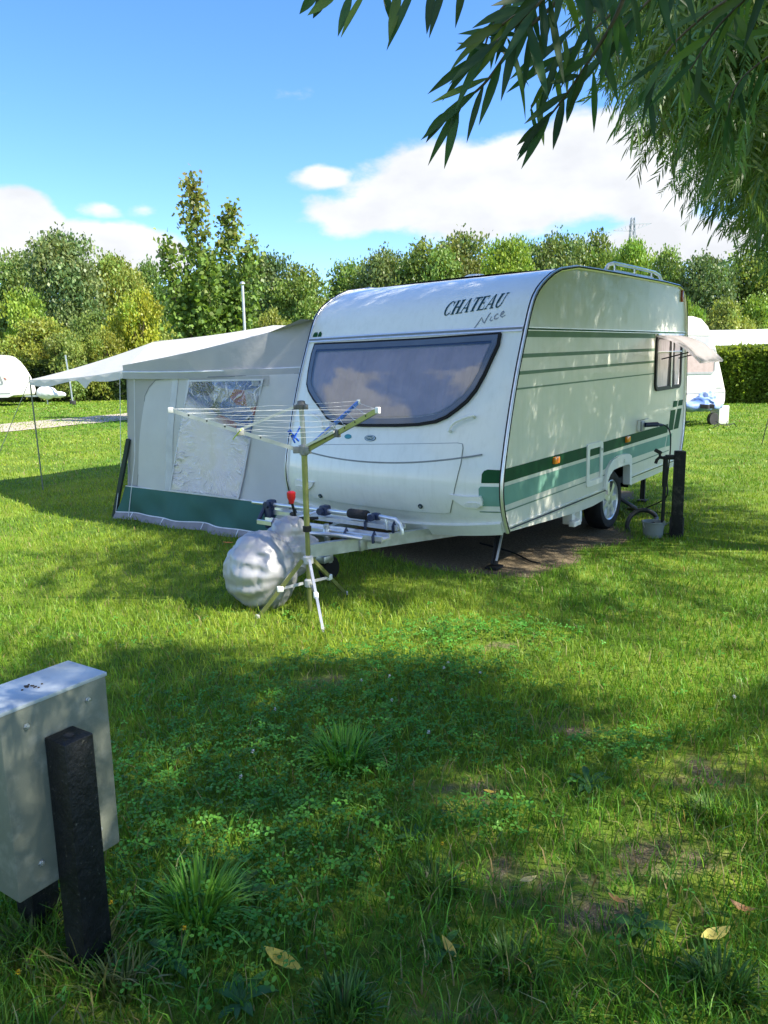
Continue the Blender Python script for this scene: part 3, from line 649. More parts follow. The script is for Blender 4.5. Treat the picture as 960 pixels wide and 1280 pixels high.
# overlapping strokes get tiny steps so that no two lie in one plane
txm = mat('dark green lettering', (.008, .045, .045), .3)
me_all = []
def letter_obj():
    v, f = [], []
    for i, p in enumerate(letters):
        o = len(v); A_, B_, C_, D_ = [Vector(q) for q in p]; na, nb_ = 3, 8
        if (B_-A_).length > (C_-B_).length*1.5: na, nb_ = 8, 3
        for j in range(nb_+1):
            for k in range(na+1):
                q = (A_.lerp(B_, k/na)).lerp(D_.lerp(C_, k/na), j/nb_); v.append(fm(q.x, q.y, .004+.00015*(i % 9)))
        f += [(o+j*(na+1)+k, o+j*(na+1)+k+1, o+(j+1)*(na+1)+k+1, o+(j+1)*(na+1)+k) for j in range(nb_) for k in range(na)]
    me = bpy.data.meshes.new('lettering'); me.from_pydata(v, [], f); link('lettering', me, txm, car)
letter_obj()
nice = [[(.455, 2.035), (.43, 2.075), (.405, 2.125), (.385, 2.09), (.372, 2.075), (.345, 2.145), (.333, 2.16)], [(.318, 2.128), (.325, 2.098), (.312, 2.092), (.30, 2.10)], [(.262, 2.142), (.275, 2.146), (.290, 2.128), (.288, 2.108), (.272, 2.104), (.252, 2.115)], [(.245, 2.130), (.225, 2.142), (.215, 2.155), (.225, 2.165), (.238, 2.150), (.240, 2.128), (.222, 2.118), (.195, 2.132)]]
nq = []
for s_ in nice: nq += ribbon(s_, [.006]+[.010]*(len(s_)-2)+[.005])
decal('lettering', nq, fm, .0035, mat('grey lettering', (.22, .25, .28), .4), car, step=0)
# ---- roof things
mb = MB()
for y_ in (.16,):
    P_ = [(2.44, y_, 2.555), (2.47, y_, 2.62), (2.55, y_, 2.675), (2.70, y_, 2.70), (3.4, y_, 2.70), (3.95, y_, 2.695), (4.12, y_, 2.67), (4.22, y_, 2.61), (4.25, y_, 2.55)]
    mb.tube(P_, .018, 8)
    for x_ in (2.72, 3.3, 3.85): mb.tube([(x_, y_, 2.55), (x_, y_, 2.70)], .011, 6)
    mb.tube([(2.72, y_, 2.63), (3.9, y_, 2.63)], .009, 6); mb.box((2.72, y_, 2.59), (.12, .04, .07), bev=.01)
rr = mb.build('roof_rail', alu, car); r2 = rr.copy(); C.objects.link(r2); r2.location = (0, CW-.32, 0)
mb = MB(); mb.lathe([(.14, 0), (.14, .03), (.125, .055), (.08, .075), (.0005, .082)], (1.88, 1.30, 2.56), None, 28); mb.build('roof_vent', white2, car)
mb = MB(); mb.box((2.05, .60, 2.585), (.46, .42, .05), bev=.015); mb.build('roof_hatch', mat('smoked acrylic', (.25, .27, .28), .2), car)
mb = MB(); mb.box((4.46, -.012, 2.44), (.055, .02, .13), bev=.006); mb.build('marker_lamp', mat('red lens', (.35, .05, .02), .25), car)
# ---- drawbar
mb = MB()
for s_ in (-1, 1): mb.bar((.40, CW/2+s_*.52, .33), (-1.28, CW/2+s_*.05, .42), .05, .10)
mb.bar((-.55, CW/2-.42, .42), (-.55, CW/2+.42, .42), .05, .05)
drw = mb.build('drawbar', steel, car)
mb = MB(); mb.tube([(-1.15, CW/2, .45), (-1.45, CW/2, .46)], .045, 10); mb.box((-1.5, CW/2, .45), (.14, .10, .09), bev=.02); mb.build('coupling', steel, drw)
hb = MB(); hb.tube([(-1.00, CW/2+.03, .50), (-1.04, CW/2+.03, .62), (-1.08, CW/2+.03, .76)], .010, 8); hbo = hb.build('handbrake', blackp, car)
mb = MB(); mb.lathe([(.015, 0), (.02, .015), (.032, .045), (.034, .085), (.02, .095)], (-1.085, CW/2+.03, .765), None, 14); mb.build('grip', redm, hbo)
# jockey wheel
jg = car_ground(-.72, CW/2+.02)
mb = MB(); mb.tube([(-.72, CW/2, jg.z+.16), (-.74, CW/2, .54)], .024, 10); mb.tube([(-.75, CW/2, .44), (-.73, CW/2, .50)], .032, 10)
jk = mb.build('jockey_wheel', steel, car)
mb = MB(); mb.lathe([(.02, -.04), (.085, -.04), (.10, -.025), (.105, 0), (.10, .025), (.085, .04), (.02, .04)], (-.70, CW/2+.03, jg.z+.105), Ry, 24); mb.build('tyre', rubber, jk)
mb = MB(); mb.box((-.76, CW/2+.03, jg.z+.20), (.12, .12, .06), bev=.01); mb.build('fork', steel, jk)
# corner steadies
for x_, y_, dx in ((.36, .22, -.06), (.36, CW-.25, -.06), (4.15, .30, .06), (4.15, CW-.3, .06)):
    g_ = car_ground(x_+dx, y_, .02)
    mb = MB(); mb.bar((x_+.08, y_, .45), g_+Vector((0, 0, .02)), .055, .03); mb.bar((x_+.07, y_+.012, .45), g_+Vector((.0, .012, .03)), .02, .04)
    stp = mb.build('corner_steady', blackp if x_ < 1 else dark, car)
    mb = MB(); mb.box(g_, (.13, .11, .022), bev=.004); mb.build('foot_plate', rubber, stp)
    if x_ < 1:
        mb = MB(); mb.bar((x_+.062, y_-.030, .42), g_+Vector((-.014, -.03, .06)), .018, .006); mb.build('steady_edge', steel, stp)
# ---- bike carrier on the drawbar
bc = bpy.data.objects.new('bike_carrier', None); C.objects.link(bc); bc.parent = car
def rail(x_, z_, y0, y1, t=0.0):
    mb = MB()
    prof = [(-.055, .0), (-.055, .035), (-.045, .04), (-.042, .012), (.042, .012), (.045, .04), (.055, .035), (.055, .0)]
    vs = []; n_ = len(prof)
    for y_, dz in ((y0, t), (y1, 0)): vs += [(x_+a, y_, z_+b+dz) for a, b in prof]
    mb.add(vs, [(i, (i+1) % n_, n_+(i+1) % n_, n_+i) for i in range(n_)]+[(0, 1, 2, 3), (3, 4, 0), (4, 5, 6, 7), (8+3, 8+2, 8+1, 8), (8, 8+4, 8+3), (8+7, 8+6, 8+5, 8+4), (4, 7, 0), (8, 8+7, 8+4)])
    return mb.build('wheel_rail', alu, bc, smooth=False)
r1 = rail(-.40, .485, .66, 2.12); r2_ = rail(-.66, .455, .62, 1.98)
for r_, x_, z_ in ((r1, -.40, .485), (r2_, -.66, .455)):
    for y_ in (.70, .98, 1.78):
        mb = MB(); mb.tube([(x_-.058, y_, z_-.02), (x_-.062, y_, z_+.03), (x_-.03, y_+.01, z_+.055), (x_, y_+.02, z_+.012)], .010, 6, flat=1.6); mb.build('wheel_strap', navy, r_)
mb = MB(); tb = [(-.45, 2.30, .575), (-.45, 1.6, .578), (-.45, .80, .582), (-.45, .68, .575), (-.45, .635, .54), (-.45, .62, .49), (-.45, .62, .46)]
mb.tube(tb, .017, 10); mb.tube([(-.45, .80, .578), (-.45, .775, .565), (-.45, .765, .52), (-.45, .765, .48)], .014, 8)
hn = mb.build('support_bar', alu, bc)
mb = MB(); mb.lathe([(.018, 0), (.036, .006), (.040, .02), (.040, .19), (.036, .20), (.018, .206)], (-.45, 1.16, .580), Ry, 20); mb.build('foam_grip', mat('black foam', (.022, .022, .024), .9, 0, .3, 60, .5, 200), hn)
for y_, s_ in ((1.42, .042), (.875, .028), (2.06, .036)):
    mb = MB(); mb.box((-.45, y_, .58), (s_*2, .075, s_*2.1), bev=.015); mb.tube([(-.50, y_, .58), (-.53, y_, .58)], .03, 10); mb.build('clamp', navy, hn)
mb = MB(); mb.tube([(-.47, 1.46, .575), (-.62, 1.62, .52), (-.80, 1.66, .50)], .012, 8); mb.tube([(-.45, 2.07, .57), (-.47, 2.07, .40)], .022, 8); mb.tube([(-.52, 2.0, .46), (-.52, .7, .46)], .014, 8)
mb.tube([(-.85, 1.50, .47), (-.80, 1.2, .47), (-.76, .98, .475), (-.72, .80, .46)], .016, 8)
mb.build('strut', alu, bc)
mb = MB(); mb.box((-.47, 2.07, .47), (.08, .07, .22), bev=.015); mb.tube([(-.5, 2.10, .55), (-.56, 2.13, .43)], .02, 8); mb.build('upright_clamp', navy, bc)
mb = MB(); mb.tube([(-.98, 1.30, .66), (-.99, 1.22, .60), (-.97, 1.16, .52), (-.96, 1.25, .46)], .016, 8); mb.box((-.98, 1.24, .60), (.05, .10, .05), bev=.012); mb.tube([(-.99, 1.30, .62), (-.95, 1.05, .64)], .012, 8); mb.build('frame_holder', blackp, bc)
mb = MB(); mb.box((-.60, .93, .38), (.10, .10, .10), bev=.008); mb.bar((-.60, .93, .36), (-.60, .93, .28), .05, .05); mb.build('mount_bracket', steel, bc)
# ------------------------------------------------------------------ awning tent against the caravan's far side
gcl = clothmat('grey awning canvas', (.50, .50, .50), .25, .05, .5, 11)
lcl = clothmat('pale awning canvas', (.78, .78, .79), .35, .04, .5, 9)
tcl = clothmat('green mud skirt', (.055, .15, .125), .10, .10)
piping = mat('white piping', (.72, .73, .76), .6)
aw = empty('awning_tent', 'grey and pale awning tent with clear window and green skirt, beside the large caravan', 'awning')
aw.matrix_world = CARM
def ay(z): return float(np.interp(z, [0, .43, 1.0, 1.85], [5.21, 5.11, 5.02, 4.91]))   # outer edge leans in
def ax_z(y, z): return .15+.02*math.sin(y*2.3+1)*math.sin(z*2.1)+(pz(min(2.3, max(.9, z)))+.015-.15)*max(0, (4.95-y)/2.62)**7+.012*math.sin(y*5.0+z*2)+.010*math.sin(z*6+y)           # slightly slack cloth
def inner(z): return 2.32
def am(y, z, off): return Vector((ax_z(y, z)-off, y, z))
def gy(y): return car_ground(.15, y).z
def seamz(y): return 1.755+.018*((y-3.5)/1.4)**2
# walls
def wallp(y0f, y1f, z0f, z1f, n_=24):
    L = []
    for i in range(n_+1): t = i/n_; L.append((y0f(0)+(y1f(0)-y0f(0))*t, None))
    return L
outl = [(ay(0.04), .05), (ay(.43), .43), (ay(1.0), 1.0), (ay(1.75), 1.80)]
decal('end_wall', [outl+[(2.33, 1.76), (2.33, .05)]], am, 0, gcl, aw, step=.12)
pan = [(4.92, .44), (4.62, 1.50), (4.53, 1.60), (4.40, 1.675), (4.2, 1.69), (3.0, 1.70), (2.33, 1.71), (2.33, .43)]
pn_ = decal('zip_panel', [pan], am, .008, lcl, aw, step=.12)
decal('panel_piping', ribbon([(4.92, .44), (4.62, 1.50), (4.53, 1.60), (4.40, 1.675), (4.2, 1.69), (3.0, 1.70), (2.33, 1.71)], .012), am, .012, mat('grey zip', (.20, .21, .22), .6), pn_, step=0)
decal('flap_strip', [[(3.80, 1.695), (2.64, 1.70), (2.64, 1.60), (3.80, 1.60)]], am, .013, gcl, aw)
decal('edge_strip', [[(4.08, 1.69), (3.98, 1.69), (4.24, .44), (4.36, .44)]], am, .013, mat('pale grey strip', (.55, .56, .60), .8), aw)
win = [(3.785, 1.655), (2.70, 1.655), (3.13, .455), (4.245, .455)]
# clear crinkled window: what hangs inside shows through it
dn = mat('awning inside dark', (.08, .075, .08), .9)
m, nt_, out_ = _new('stored things behind the window'); n = nt_.nodes; l = nt_.links
b = n.new('ShaderNodeBsdfPrincipled'); b.inputs['Roughness'].default_value = .8; l.new(b.outputs[0], out_.inputs[0])
tc = n.new('ShaderNodeTexCoord'); sp = n.new('ShaderNodeSeparateXYZ'); l.new(tc.outputs['Object'], sp.inputs[0])
vo = n.new('ShaderNodeTexVoronoi'); vo.inputs['Scale'].default_value = 3.2; l.new(tc.outputs['Object'], vo.inputs['Vector'])
mpv = n.new('ShaderNodeMapping'); mpv.inputs['Scale'].default_value = (1, 1.0, 2.2); l.new(tc.outputs['Object'], mpv.inputs[0]); l.new(mpv.outputs[0], vo.inputs['Vector'])
cr = n.new('ShaderNodeValToRGB'); cr.color_ramp.interpolation = 'CONSTANT'; l.new(vo.outputs['Color'], cr.inputs[0])
els = [(0, (.05, .10, .30)), (.35, (.02, .03, .06)), (.45, (.30, .06, .07)), (.55, (.10, .16, .36)), (.68, (.35, .34, .36)), (.8, (.03, .05, .10))]
for i, (p_, c_) in enumerate(els):
    e = cr.color_ramp.elements[i] if i < 2 else cr.color_ramp.elements.new(p_)
    e.position = p_; e.color = (*c_, 1)
low = n.new('ShaderNodeMapRange'); low.inputs[1].default_value = 1.35; low.inputs[2].default_value = 1.22
ad = n.new('ShaderNodeMath'); ad.operation = 'MULTIPLY_ADD'; ad.inputs[1].default_value = .45; l.new(sp.outputs[1], ad.inputs[0])
sb = n.new('ShaderNodeMath'); sb.operation = 'MULTIPLY_ADD'; sb.inputs[1].default_value = -.45; sb.inputs[2].default_value = 1.55; l.new(sp.outputs[1], sb.inputs[0])
zz = n.new('ShaderNodeMath'); zz.operation = 'ADD'; l.new(sp.outputs[2], zz.inputs[0]); l.new(sb.outputs[0], zz.inputs[1]); l.new(zz.outputs[0], low.inputs[0])
mx = n.new('ShaderNodeMix'); mx.data_type = 'RGBA'; mx.inputs[7].default_value = (.95, .87, .88, 1); l.new(cr.outputs[0], mx.inputs[6]); l.new(low.outputs[0], mx.inputs[0]); l.new(mx.outputs[2], b.inputs['Base Color'])
shelfm = m
# the foil itself: streaky creases running up and to the corners
m, nt_, out_ = _new('crinkled clear foil'); n = nt_.nodes; l = nt_.links
tr = n.new('ShaderNodeBsdfTransparent'); tr.inputs[0].default_value = (.86, .86, .88, 1)
gl = n.new('ShaderNodeBsdfGlossy'); gl.inputs['Roughness'].default_value = .12; gl.inputs['Color'].default_value = (.95, .95, 1, 1)
df = n.new('ShaderNodeBsdfDiffuse'); df.inputs[0].default_value = (.75, .72, .74, 1)
tc = n.new('ShaderNodeTexCoord'); sp = n.new('ShaderNodeSeparateXYZ'); l.new(tc.outputs['Object'], sp.inputs[0])
def mth(op, a, b=None, c=None):
    q_ = n.new('ShaderNodeMath'); q_.operation = op
    for i, w in enumerate((a, b, c)):
        if w is None: continue
        if isinstance(w, (int, float)): q_.inputs[i].default_value = w
        else: l.new(w, q_.inputs[i])
    return q_.outputs[0]
dy = mth('SUBTRACT', sp.outputs[1], 3.5); dz = mth('SUBTRACT', sp.outputs[2], 1.0)
ang = mth('ARCTAN2', dz, dy); rad = mth('SQRT', mth('ADD', mth('MULTIPLY', dy, dy), mth('MULTIPLY', dz, dz)))
cmb = n.new('ShaderNodeCombineXYZ'); n0 = n.new('ShaderNodeTexNoise'); n0.inputs['Scale'].default_value = 2.5; l.new(tc.outputs['Object'], n0.inputs['Vector']); l.new(mth('ADD', mth('MULTIPLY', ang, 8.0), mth('MULTIPLY', n0.outputs['Fac'], 9.0)), cmb.inputs[0]); l.new(mth('MULTIPLY', rad, 2.2), cmb.inputs[1])
ns = n.new('ShaderNodeTexNoise'); ns.inputs['Scale'].default_value = 2.2; ns.inputs['Detail'].default_value = 4; ns.inputs['Roughness'].default_value = .6; l.new(cmb.outputs[0], ns.inputs['Vector'])
n2_ = n.new('ShaderNodeTexNoise'); n2_.inputs['Scale'].default_value = 9; n2_.inputs['Detail'].default_value = 5; l.new(tc.outputs['Object'], n2_.inputs['Vector'])
hgt = mth('ADD', mth('MULTIPLY', ns.outputs['Fac'], mth('MINIMUM', mth('MULTIPLY', rad, 1.6), 1.0)), mth('MULTIPLY', n2_.outputs['Fac'], .35))
bp = n.new('ShaderNodeBump'); bp.inputs['Strength'].default_value = .7; bp.inputs['Distance'].default_value = .05; l.new(hgt, bp.inputs['Height']); l.new(bp.outputs[0], gl.inputs['Normal'])
st_ = n.new('ShaderNodeMapRange'); st_.inputs[1].default_value = .53; st_.inputs[2].default_value = .62; st_.inputs[4].default_value = .6; l.new(ns.outputs['Fac'], st_.inputs[0])
dk = n.new('ShaderNodeTexNoise'); dk.inputs['Scale'].default_value = 3.4; dk.inputs['Detail'].default_value = 3; l.new(cmb.outputs[0], dk.inputs['Vector'])
sg = n.new('ShaderNodeMapRange'); sg.inputs[1].default_value = .50; sg.inputs[2].default_value = .54; l.new(dk.outputs['Fac'], sg.inputs[0])
dm = n.new('ShaderNodeMix'); dm.data_type = 'RGBA'; dm.inputs[6].default_value = (.90, .86, .88, 1); dm.inputs[7].default_value = (.03, .045, .10, 1); l.new(sg.outputs[0], dm.inputs[0]); l.new(dm.outputs[2], df.inputs[0])
a1 = n.new('ShaderNodeMixShader'); l.new(mth('MULTIPLY', st_.outputs[0], mth('MINIMUM', mth('MAXIMUM', mth('MULTIPLY_ADD', rad, 2.4, -.55), 0.0), 1.0)), a1.inputs[0]); l.new(tr.outputs[0], a1.inputs[1]); l.new(df.outputs[0], a1.inputs[2])
a2 = n.new('ShaderNodeMixShader'); a2.inputs[0].default_value = .15; l.new(a1.outputs[0], a2.inputs[1]); l.new(gl.outputs[0], a2.inputs[2]); l.new(a2.outputs[0], out_.inputs[0])
foil = m
wn = decal('clear_window', [win], am, .030, foil, aw, step=.1)
decal('inner_blind', [shrink(win, -.0) if 0 else win], am, .016, shelfm, wn, step=.2)
decal('window_welt', ring([(3.80, 1.67), (2.685, 1.67), (3.125, .44), (4.265, .44)], [(3.78, 1.652), (2.712, 1.652), (3.142, .458), (4.24, .458)]), am, .034, mat('grey welt', (.62, .62, .66), .7), wn, step=0)
# mud skirt: folds, piping, loose bottom valance
def skirt(u, t):
    y_ = 5.12+(2.36-5.12)*u; z_ = .435+(gy(y_)+.075-.435)*t
    y_ += (1-u)*.09*t
    fold = (.034*math.sin(u*17+t*2.0)+.024*math.sin(u*29-t*4))*t
    return (.15-.020-.055*t**.6-fold, y_, z_)
mb = MB(); mb.grid(90, 10, skirt); sk_ = mb.build('mud_skirt', tcl, aw, fix=False)
mb = MB(); mb.tube([skirt(i/60, 0) for i in range(61)], .006, 6); mb.tube([tuple(Vector(skirt(i/60, 1))-Vector((.004, 0, 0))) for i in range(61)], .008, 6); mb.build('piping', piping, sk_)
def val(u, t):
    a_ = skirt(u, 1); return (a_[0]-.01-.05*t+.012*math.sin(u*60)*t, a_[1], a_[2]+(gy(a_[1])+.004-a_[2])*t)
mb = MB(); mb.grid(90, 5, val); mb.build('ground_flap', mat('grey ground sheet', (.25, .24, .25), .8, 0, .15), sk_, fix=False)
for u in (.08, .30, .52, .74, .95): mb = MB(); mb.tube([val(u, -.1), val(u, 1)], .006, 6); mb.build('peg_loop', piping, sk_)
# outer side wall, back wall
mb = MB(); mb.grid(14, 8, lambda u, t: (.15+4.4*u, ay(1.80*(1-t)+.04)+.01*math.sin(u*22), 1.80+(.04-1.80)*t+.02*0)); mb.build('front_wall', gcl, aw, fix=False)
mb = MB(); mb.grid(6, 6, lambda u, t: (4.55, 4.95+(2.33-4.95)*u, (1.62+.4*u)*(1-t)+.05)); mb.build('end_wall', gcl, aw, fix=False)
# roof with its piped front edge
def rz(s_): return 1.85+.22*s_+.15*s_**3
def roofa(u, t):
    s_ = t; x_ = .13+4.42*u; y_ = 4.95+(2.325-4.95)*s_
    xin = pz(min(2.30, rz(1)))+.03
    x_ = x_ if u > 0 else .13+(xin-.13)*s_**3
    return (x_, y_, rz(s_)-.03*math.sin(s_*math.pi)*math.sin(u*math.pi))
mb = MB(); mb.grid(22, 18, roofa); rf = mb.build('roof', gcl, aw, fix=False)
def gab(u, t):
    s_ = u; y_ = 4.95+(2.325-4.95)*s_; z1 = rz(s_); z0 = seamz(y_); z_ = z1+(z0-z1)*t
    xin = pz(min(2.32, z_))+.025
    return (.13+(xin-.13)*s_**3*1.0, y_, z_)
mb = MB(); mb.grid(40, 8, gab); mb.build('gable', gcl, rf, fix=False)
mb = MB(); mb.tube([tuple(Vector(gab(i/40, 1))+Vector((-.006, 0, 0))) for i in range(41)], .010, 6); mb.build('piping', piping, rf)
mb = MB(); mb.grid(40, 3, lambda u, t: tuple(Vector(gab(u, 1))+Vector((-.012-.006*math.sin(u*24), 0, -.01-.065*t)))); mb.build('valance', gcl, rf, fix=False)
# strip that closes the gap along the caravan's flank
mb = MB(); mb.grid(3, 30, lambda u, t: (pz(.35+.75*t)+(.145-pz(.35+.75*t))*(u) if u else pz(.35+.75*t), CW+.02+.02*u, .35+.75*t)); mb.build('draught_strip', mat('dark draught strip', (.05, .055, .07), .8), aw, fix=False)
# corner pole, slanting storm strap, peg
g1 = car_ground(.05, 5.30)
mb = MB(); mb.bar((.13, 4.97, 1.0), g1, .035, .05); mb.build('storm_strap', mat('dark green strap', (.02, .035, .03), .7), aw)
mb = MB(); mb.tube([(.12, 5.00, 1.78), (.10, 5.14, .62), car_ground(.02, 5.24)], .0035, 6); mb.build('tie_cord', piping, aw)
mb = MB(); mb.tube([(.30, 4.84, 1.80), car_ground(.32, 5.02)], .014, 8); mb.build('corner_pole', steel, aw)
mb = MB(); mb.tube([(.125, 4.74, 1.72), (.115, 4.86, .8), car_ground(.05, 5.02)], .004, 6); mb.build('tie_cord', piping, aw)
# ------------------------------------------------------------------ sun canopy pitched in front of the awning
wcl = clothmat('white canopy cloth', (.80, .79, .76), .42, .03)
A_ = Vector((.80, 8.27, 1.70)); K_ = Vector((.22, 5.0, 1.80)); Pk = Vector((.85, 5.35, 2.12)); Rt = Vector((1.95, 4.3, 2.28))
A2 = Vector((4.6, 8.27, 1.66)); P2 = Vector((4.6, 5.35, 2.12)); R2 = Vector((4.6, 4.3, 2.30))
cn = empty('sun_canopy', 'white cloth sun canopy stretched out left of the grey awning on thin poles', 'canopy')
cn.matrix_world = CARM
def lerp(a, b, t): return a+(b-a)*t
def sagp(p, q_, t, s_): return lerp(p, q_, t)-Vector((0, 0, s_*4*t*(1-t)))
mb = MB()
def sheet(u, t):
    near = sagp(A_, Pk, u, .03) if u <= 1 else Pk
    far = sagp(A2, P2, u, .03)
    return lerp(near, far, t)-Vector((0, 0, .05*math.sin(u*math.pi)*math.sin(t*math.pi)))
mb.grid(16, 14, sheet)
mb.grid(10, 8, lambda u, t: lerp(sagp(Pk, Rt, u, .02), sagp(P2, R2, u, .02), t)+Vector((0, 0, .012)))
def facet(u, t):           # sloping end that drops to the awning corner
    a_ = sagp(A_, Pk, u, .03); b_ = sagp(A_, K_, u, .035); return lerp(a_, b_, t)
mb.grid(16, 7, facet)
def facet2(u, t):
    a_ = sagp(Pk, Rt, u, .02); s_ = .02+.72*u; b_ = Vector((.20+.5*u*u, 4.95-2.625*s_, rz(s_)+.012)); return lerp(a_, b_, t)
mb.grid(8, 7, facet2)
sh = mb.build('cloth', wcl, cn, fix=False)
def vl(u, t):
    b_ = sagp(A_, K_, u, .035); d_ = .07+.03*math.sin(u*9)+(.11*max(0, 1-abs(u-.62)/.07))
    return b_+Vector((-.01-.008*math.sin(u*40), 0, -d_*t))
mb = MB(); mb.grid(60, 3, vl); mb.build('valance', clothmat('grey white valance', (.62, .63, .66), .3), cn, fix=False)
pg_ = car_ground(.80, 8.27)
mb = MB(); mb.tube([A_+Vector((0, 0, .05)), pg_], .011, 8); mb.build('canopy_pole', mat('grey green pole', (.16, .19, .14), .5, .3), cn)
pg_ = car_ground(4.6, 8.27); mb = MB(); mb.tube([A2+Vector((0, 0, .05)), pg_], .011, 8); mb.build('canopy_pole', MATS['grey green pole'], cn)
gp = CARI @ Vector(tuple(ground(-18, 607))); mb = MB(); mb.tube([A_, gp], .005, 6); mb.build('guy_rope', mat('grey cord', (.33, .33, .31), .8), cn)
# ------------------------------------------------------------------ rotary airer
ar_ = empty('rotary_airer', 'green and silver three armed rotary clothes airer on a tripod beside the drawbar', 'clothes airer')
olive = mat('lime green anodised metal', (.27, .29, .115), .34, .65, .06, 20)
silv = mat('bright steel', (.75, .76, .78), .22, 1, .05, 20)
gplas = mat('pale grey plastic', (.48, .48, .47), .45)
blued = mat('blue anodised metal', (.10, .24, .62), .35, .6, .06)
cord = mat('white line', (.80, .80, .78), .6)
HX, HY = -.53, 5.15; gzh = float(gz(HX, HY)); HZ = 1.145; TZ = 1.435
ar_.location = (HX, HY, gzh); HZ -= gzh; TZ -= gzh
def GP(x, y): return Vector((x, y, float(gz(HX+x, HY+y))-gzh))
mb = MB(); mb.tube([(0, 0, .02), (0, 0, .60)], .0165, 14); mb.tube([(0, 0, .58), (.0, 0, HZ)], .0205, 14); mb.build('pole', olive, ar_)
mb = MB(); mb.tube([(0, 0, HZ), (-.008, .0, TZ)], .017, 14); mb.build('upper_pole', mat('grey worn pole', (.42, .43, .40), .4, .7, .15, 12), ar_)
mb = MB(); mb.lathe([(.012, -.02), (.034, -.015), (.036, .012), (.028, .02), (.026, .035), (.01, .04)], (-.008, 0, TZ), None, 16)
for k in range(3):
    an = R(186+120*k); mb.box((.035*math.cos(an), .035*math.sin(an), TZ-.005), (.05, .022, .03), Matrix.Rotation(an, 3, 'Z'), bev=.004)
mb.build('top_cap', mat('dark grey plastic', (.12, .12, .115), .5), ar_)
mb = MB(); mb.lathe([(.02, -.04), (.032, -.03), (.034, .025), (.022, .035)], (0, 0, HZ), None, 16)
for k in range(3):
    an = R(186+120*k); mb.box((.045*math.cos(an), .045*math.sin(an), HZ), (.06, .03, .045), Matrix.Rotation(an, 3, 'Z'), bev=.005)
mb.build('arm_hub', mat('mid grey plastic', (.28, .28, .27), .5), ar_)
mb = MB(); mb.lathe([(.02, -.02), (.03, -.015), (.03, .02), (.02, .025)], (0, 0, .60), None, 14); mb.build('pole_clamp', blackp, ar_)
armL, armZ = .86, .285; tips = []
for k, (m_, wd) in enumerate(((gplas, .026), (olive, .030), (blued, .026))):
    an = R(186+120*k); d_ = Vector((math.cos(an), math.sin(an), 0)); a0 = Vector((0, 0, HZ))+d_*.04; a1 = Vector((0, 0, HZ+armZ))+d_*armL
    mb = MB(); mb.bar(a0, a1, .014, wd); am_ = mb.build('arm', m_ if k != 0 else mat('dull aluminium', (.55, .56, .55), .4, .9), ar_, smooth=False)
    mb = MB(); mb.box(a1, (.035, .02, .038), Matrix.Rotation(an, 3, 'Z'), bev=.005); mb.build('end_cap', white2, am_)
    mid = lerp(a0, a1, .46)
    mb = MB(); mb.box(mid, (.05, .03, .05), Matrix.Rotation(an, 3, 'Z'), bev=.006); mb.build('slider', gplas if k != 1 else MATS['dark grey plastic'], am_)
    mb = MB(); s0 = Vector((-.008, 0, TZ-.005))+d_*.05; mb.bar(s0, mid+Vector((0, 0, .015)), .010, .016) if k == 0 else mb.bar(Vector((0, 0, HZ+.03))+d_*.06+Vector((d_.y*.02, -d_.x*.02, 0)), mid+Vector((d_.y*.02, -d_.x*.02, .01)), .008, .016)
    mb.build('stay', MATS['dull aluminium'] if 'dull aluminium' in MATS else alu, am_)
    for t in (.30, .44, .58, .72, .86):
        mb = MB(); p_ = lerp(a0, a1, t); x_ = Vector((-d_.y, d_.x, 0)); mb.tube([p_-x_*.0085+Vector((0, 0, .004)), p_+x_*.0085+Vector((0, 0, .004))], .006, 8); mb.build('line_eyelet', blackp, am_)
    tips.append((a0, a1))
for t in (.32, .46, .60, .74, .88, .985):
    mb = MB()
    P_ = [lerp(a0, a1, t)+Vector((0, 0, .012)) for a0, a1 in tips]
    for i in range(3):
        p_, q_ = P_[i], P_[(i+1) % 3]; mb.tube([sagp(p_, q_, j/8, .006+.012*random.random()) for j in range(9)], .0012, 5)
    mb.build('washing_line', cord, ar_)
cl_z = .385
mb = MB(); mb.lathe([(.022, -.03), (.036, -.025), (.036, .02), (.022, .03)], (0, 0, cl_z), None, 16); mb.build('tripod_collar', gplas, ar_)
mb = MB(); mb.lathe([(.02, -.03), (.032, -.025), (.032, .02), (.02, .03)], (0, 0, cl_z-.165), None, 16); mb.build('tripod_slider', gplas, ar_)
for fxp, m_ in (((-.35, -.10), olive), ((.12, -.41), silv), ((.23, .47), olive)):
    d_ = Vector((*fxp, 0)).normalized(); g_ = GP(*fxp); top_ = Vector((0, 0, cl_z))+d_*.04
    mb = MB(); mb.bar(top_, g_, .018, .028); lg = mb.build('tripod_leg', m_, ar_, smooth=False)
    md = lerp(top_, g_, .50)
    mb = MB(); mb.bar(Vector((0, 0, cl_z-.165))+d_*.04, md, .010, .018); mb.build('leg_brace', gplas if m_ is not silv else silv, lg, smooth=False)
    mb = MB(); mb.box(md, (.045, .03, .04), Matrix.Rotation(math.atan2(d_.y, d_.x), 3, 'Z'), bev=.006); mb.build('joint', white2, lg)
    mb = MB(); mb.box(g_+Vector((0, 0, .01)), (.03, .03, .03), bev=.005); mb.build('foot', gplas, lg)
def peg(name, label, loc, m_, rot):
    e = empty(name, label, 'clothes peg', loc); e.rotation_euler = rot
    for s_ in (-1, 1):
        mb = MB(); mb.bar((0, s_*.004, .022), (.0, s_*.016, -.05), .011, .006, (1, 0, 0)); mb.bar((0, s_*.004, .022), (0, s_*.010, .045), .011, .006, (1, 0, 0)); mb.build('jaw', m_, e, smooth=False)
    mb = MB(); mb.tube([(0, -.009, .016), (0, .009, .016)], .005, 8); mb.build('spring', silv, e)
    return e
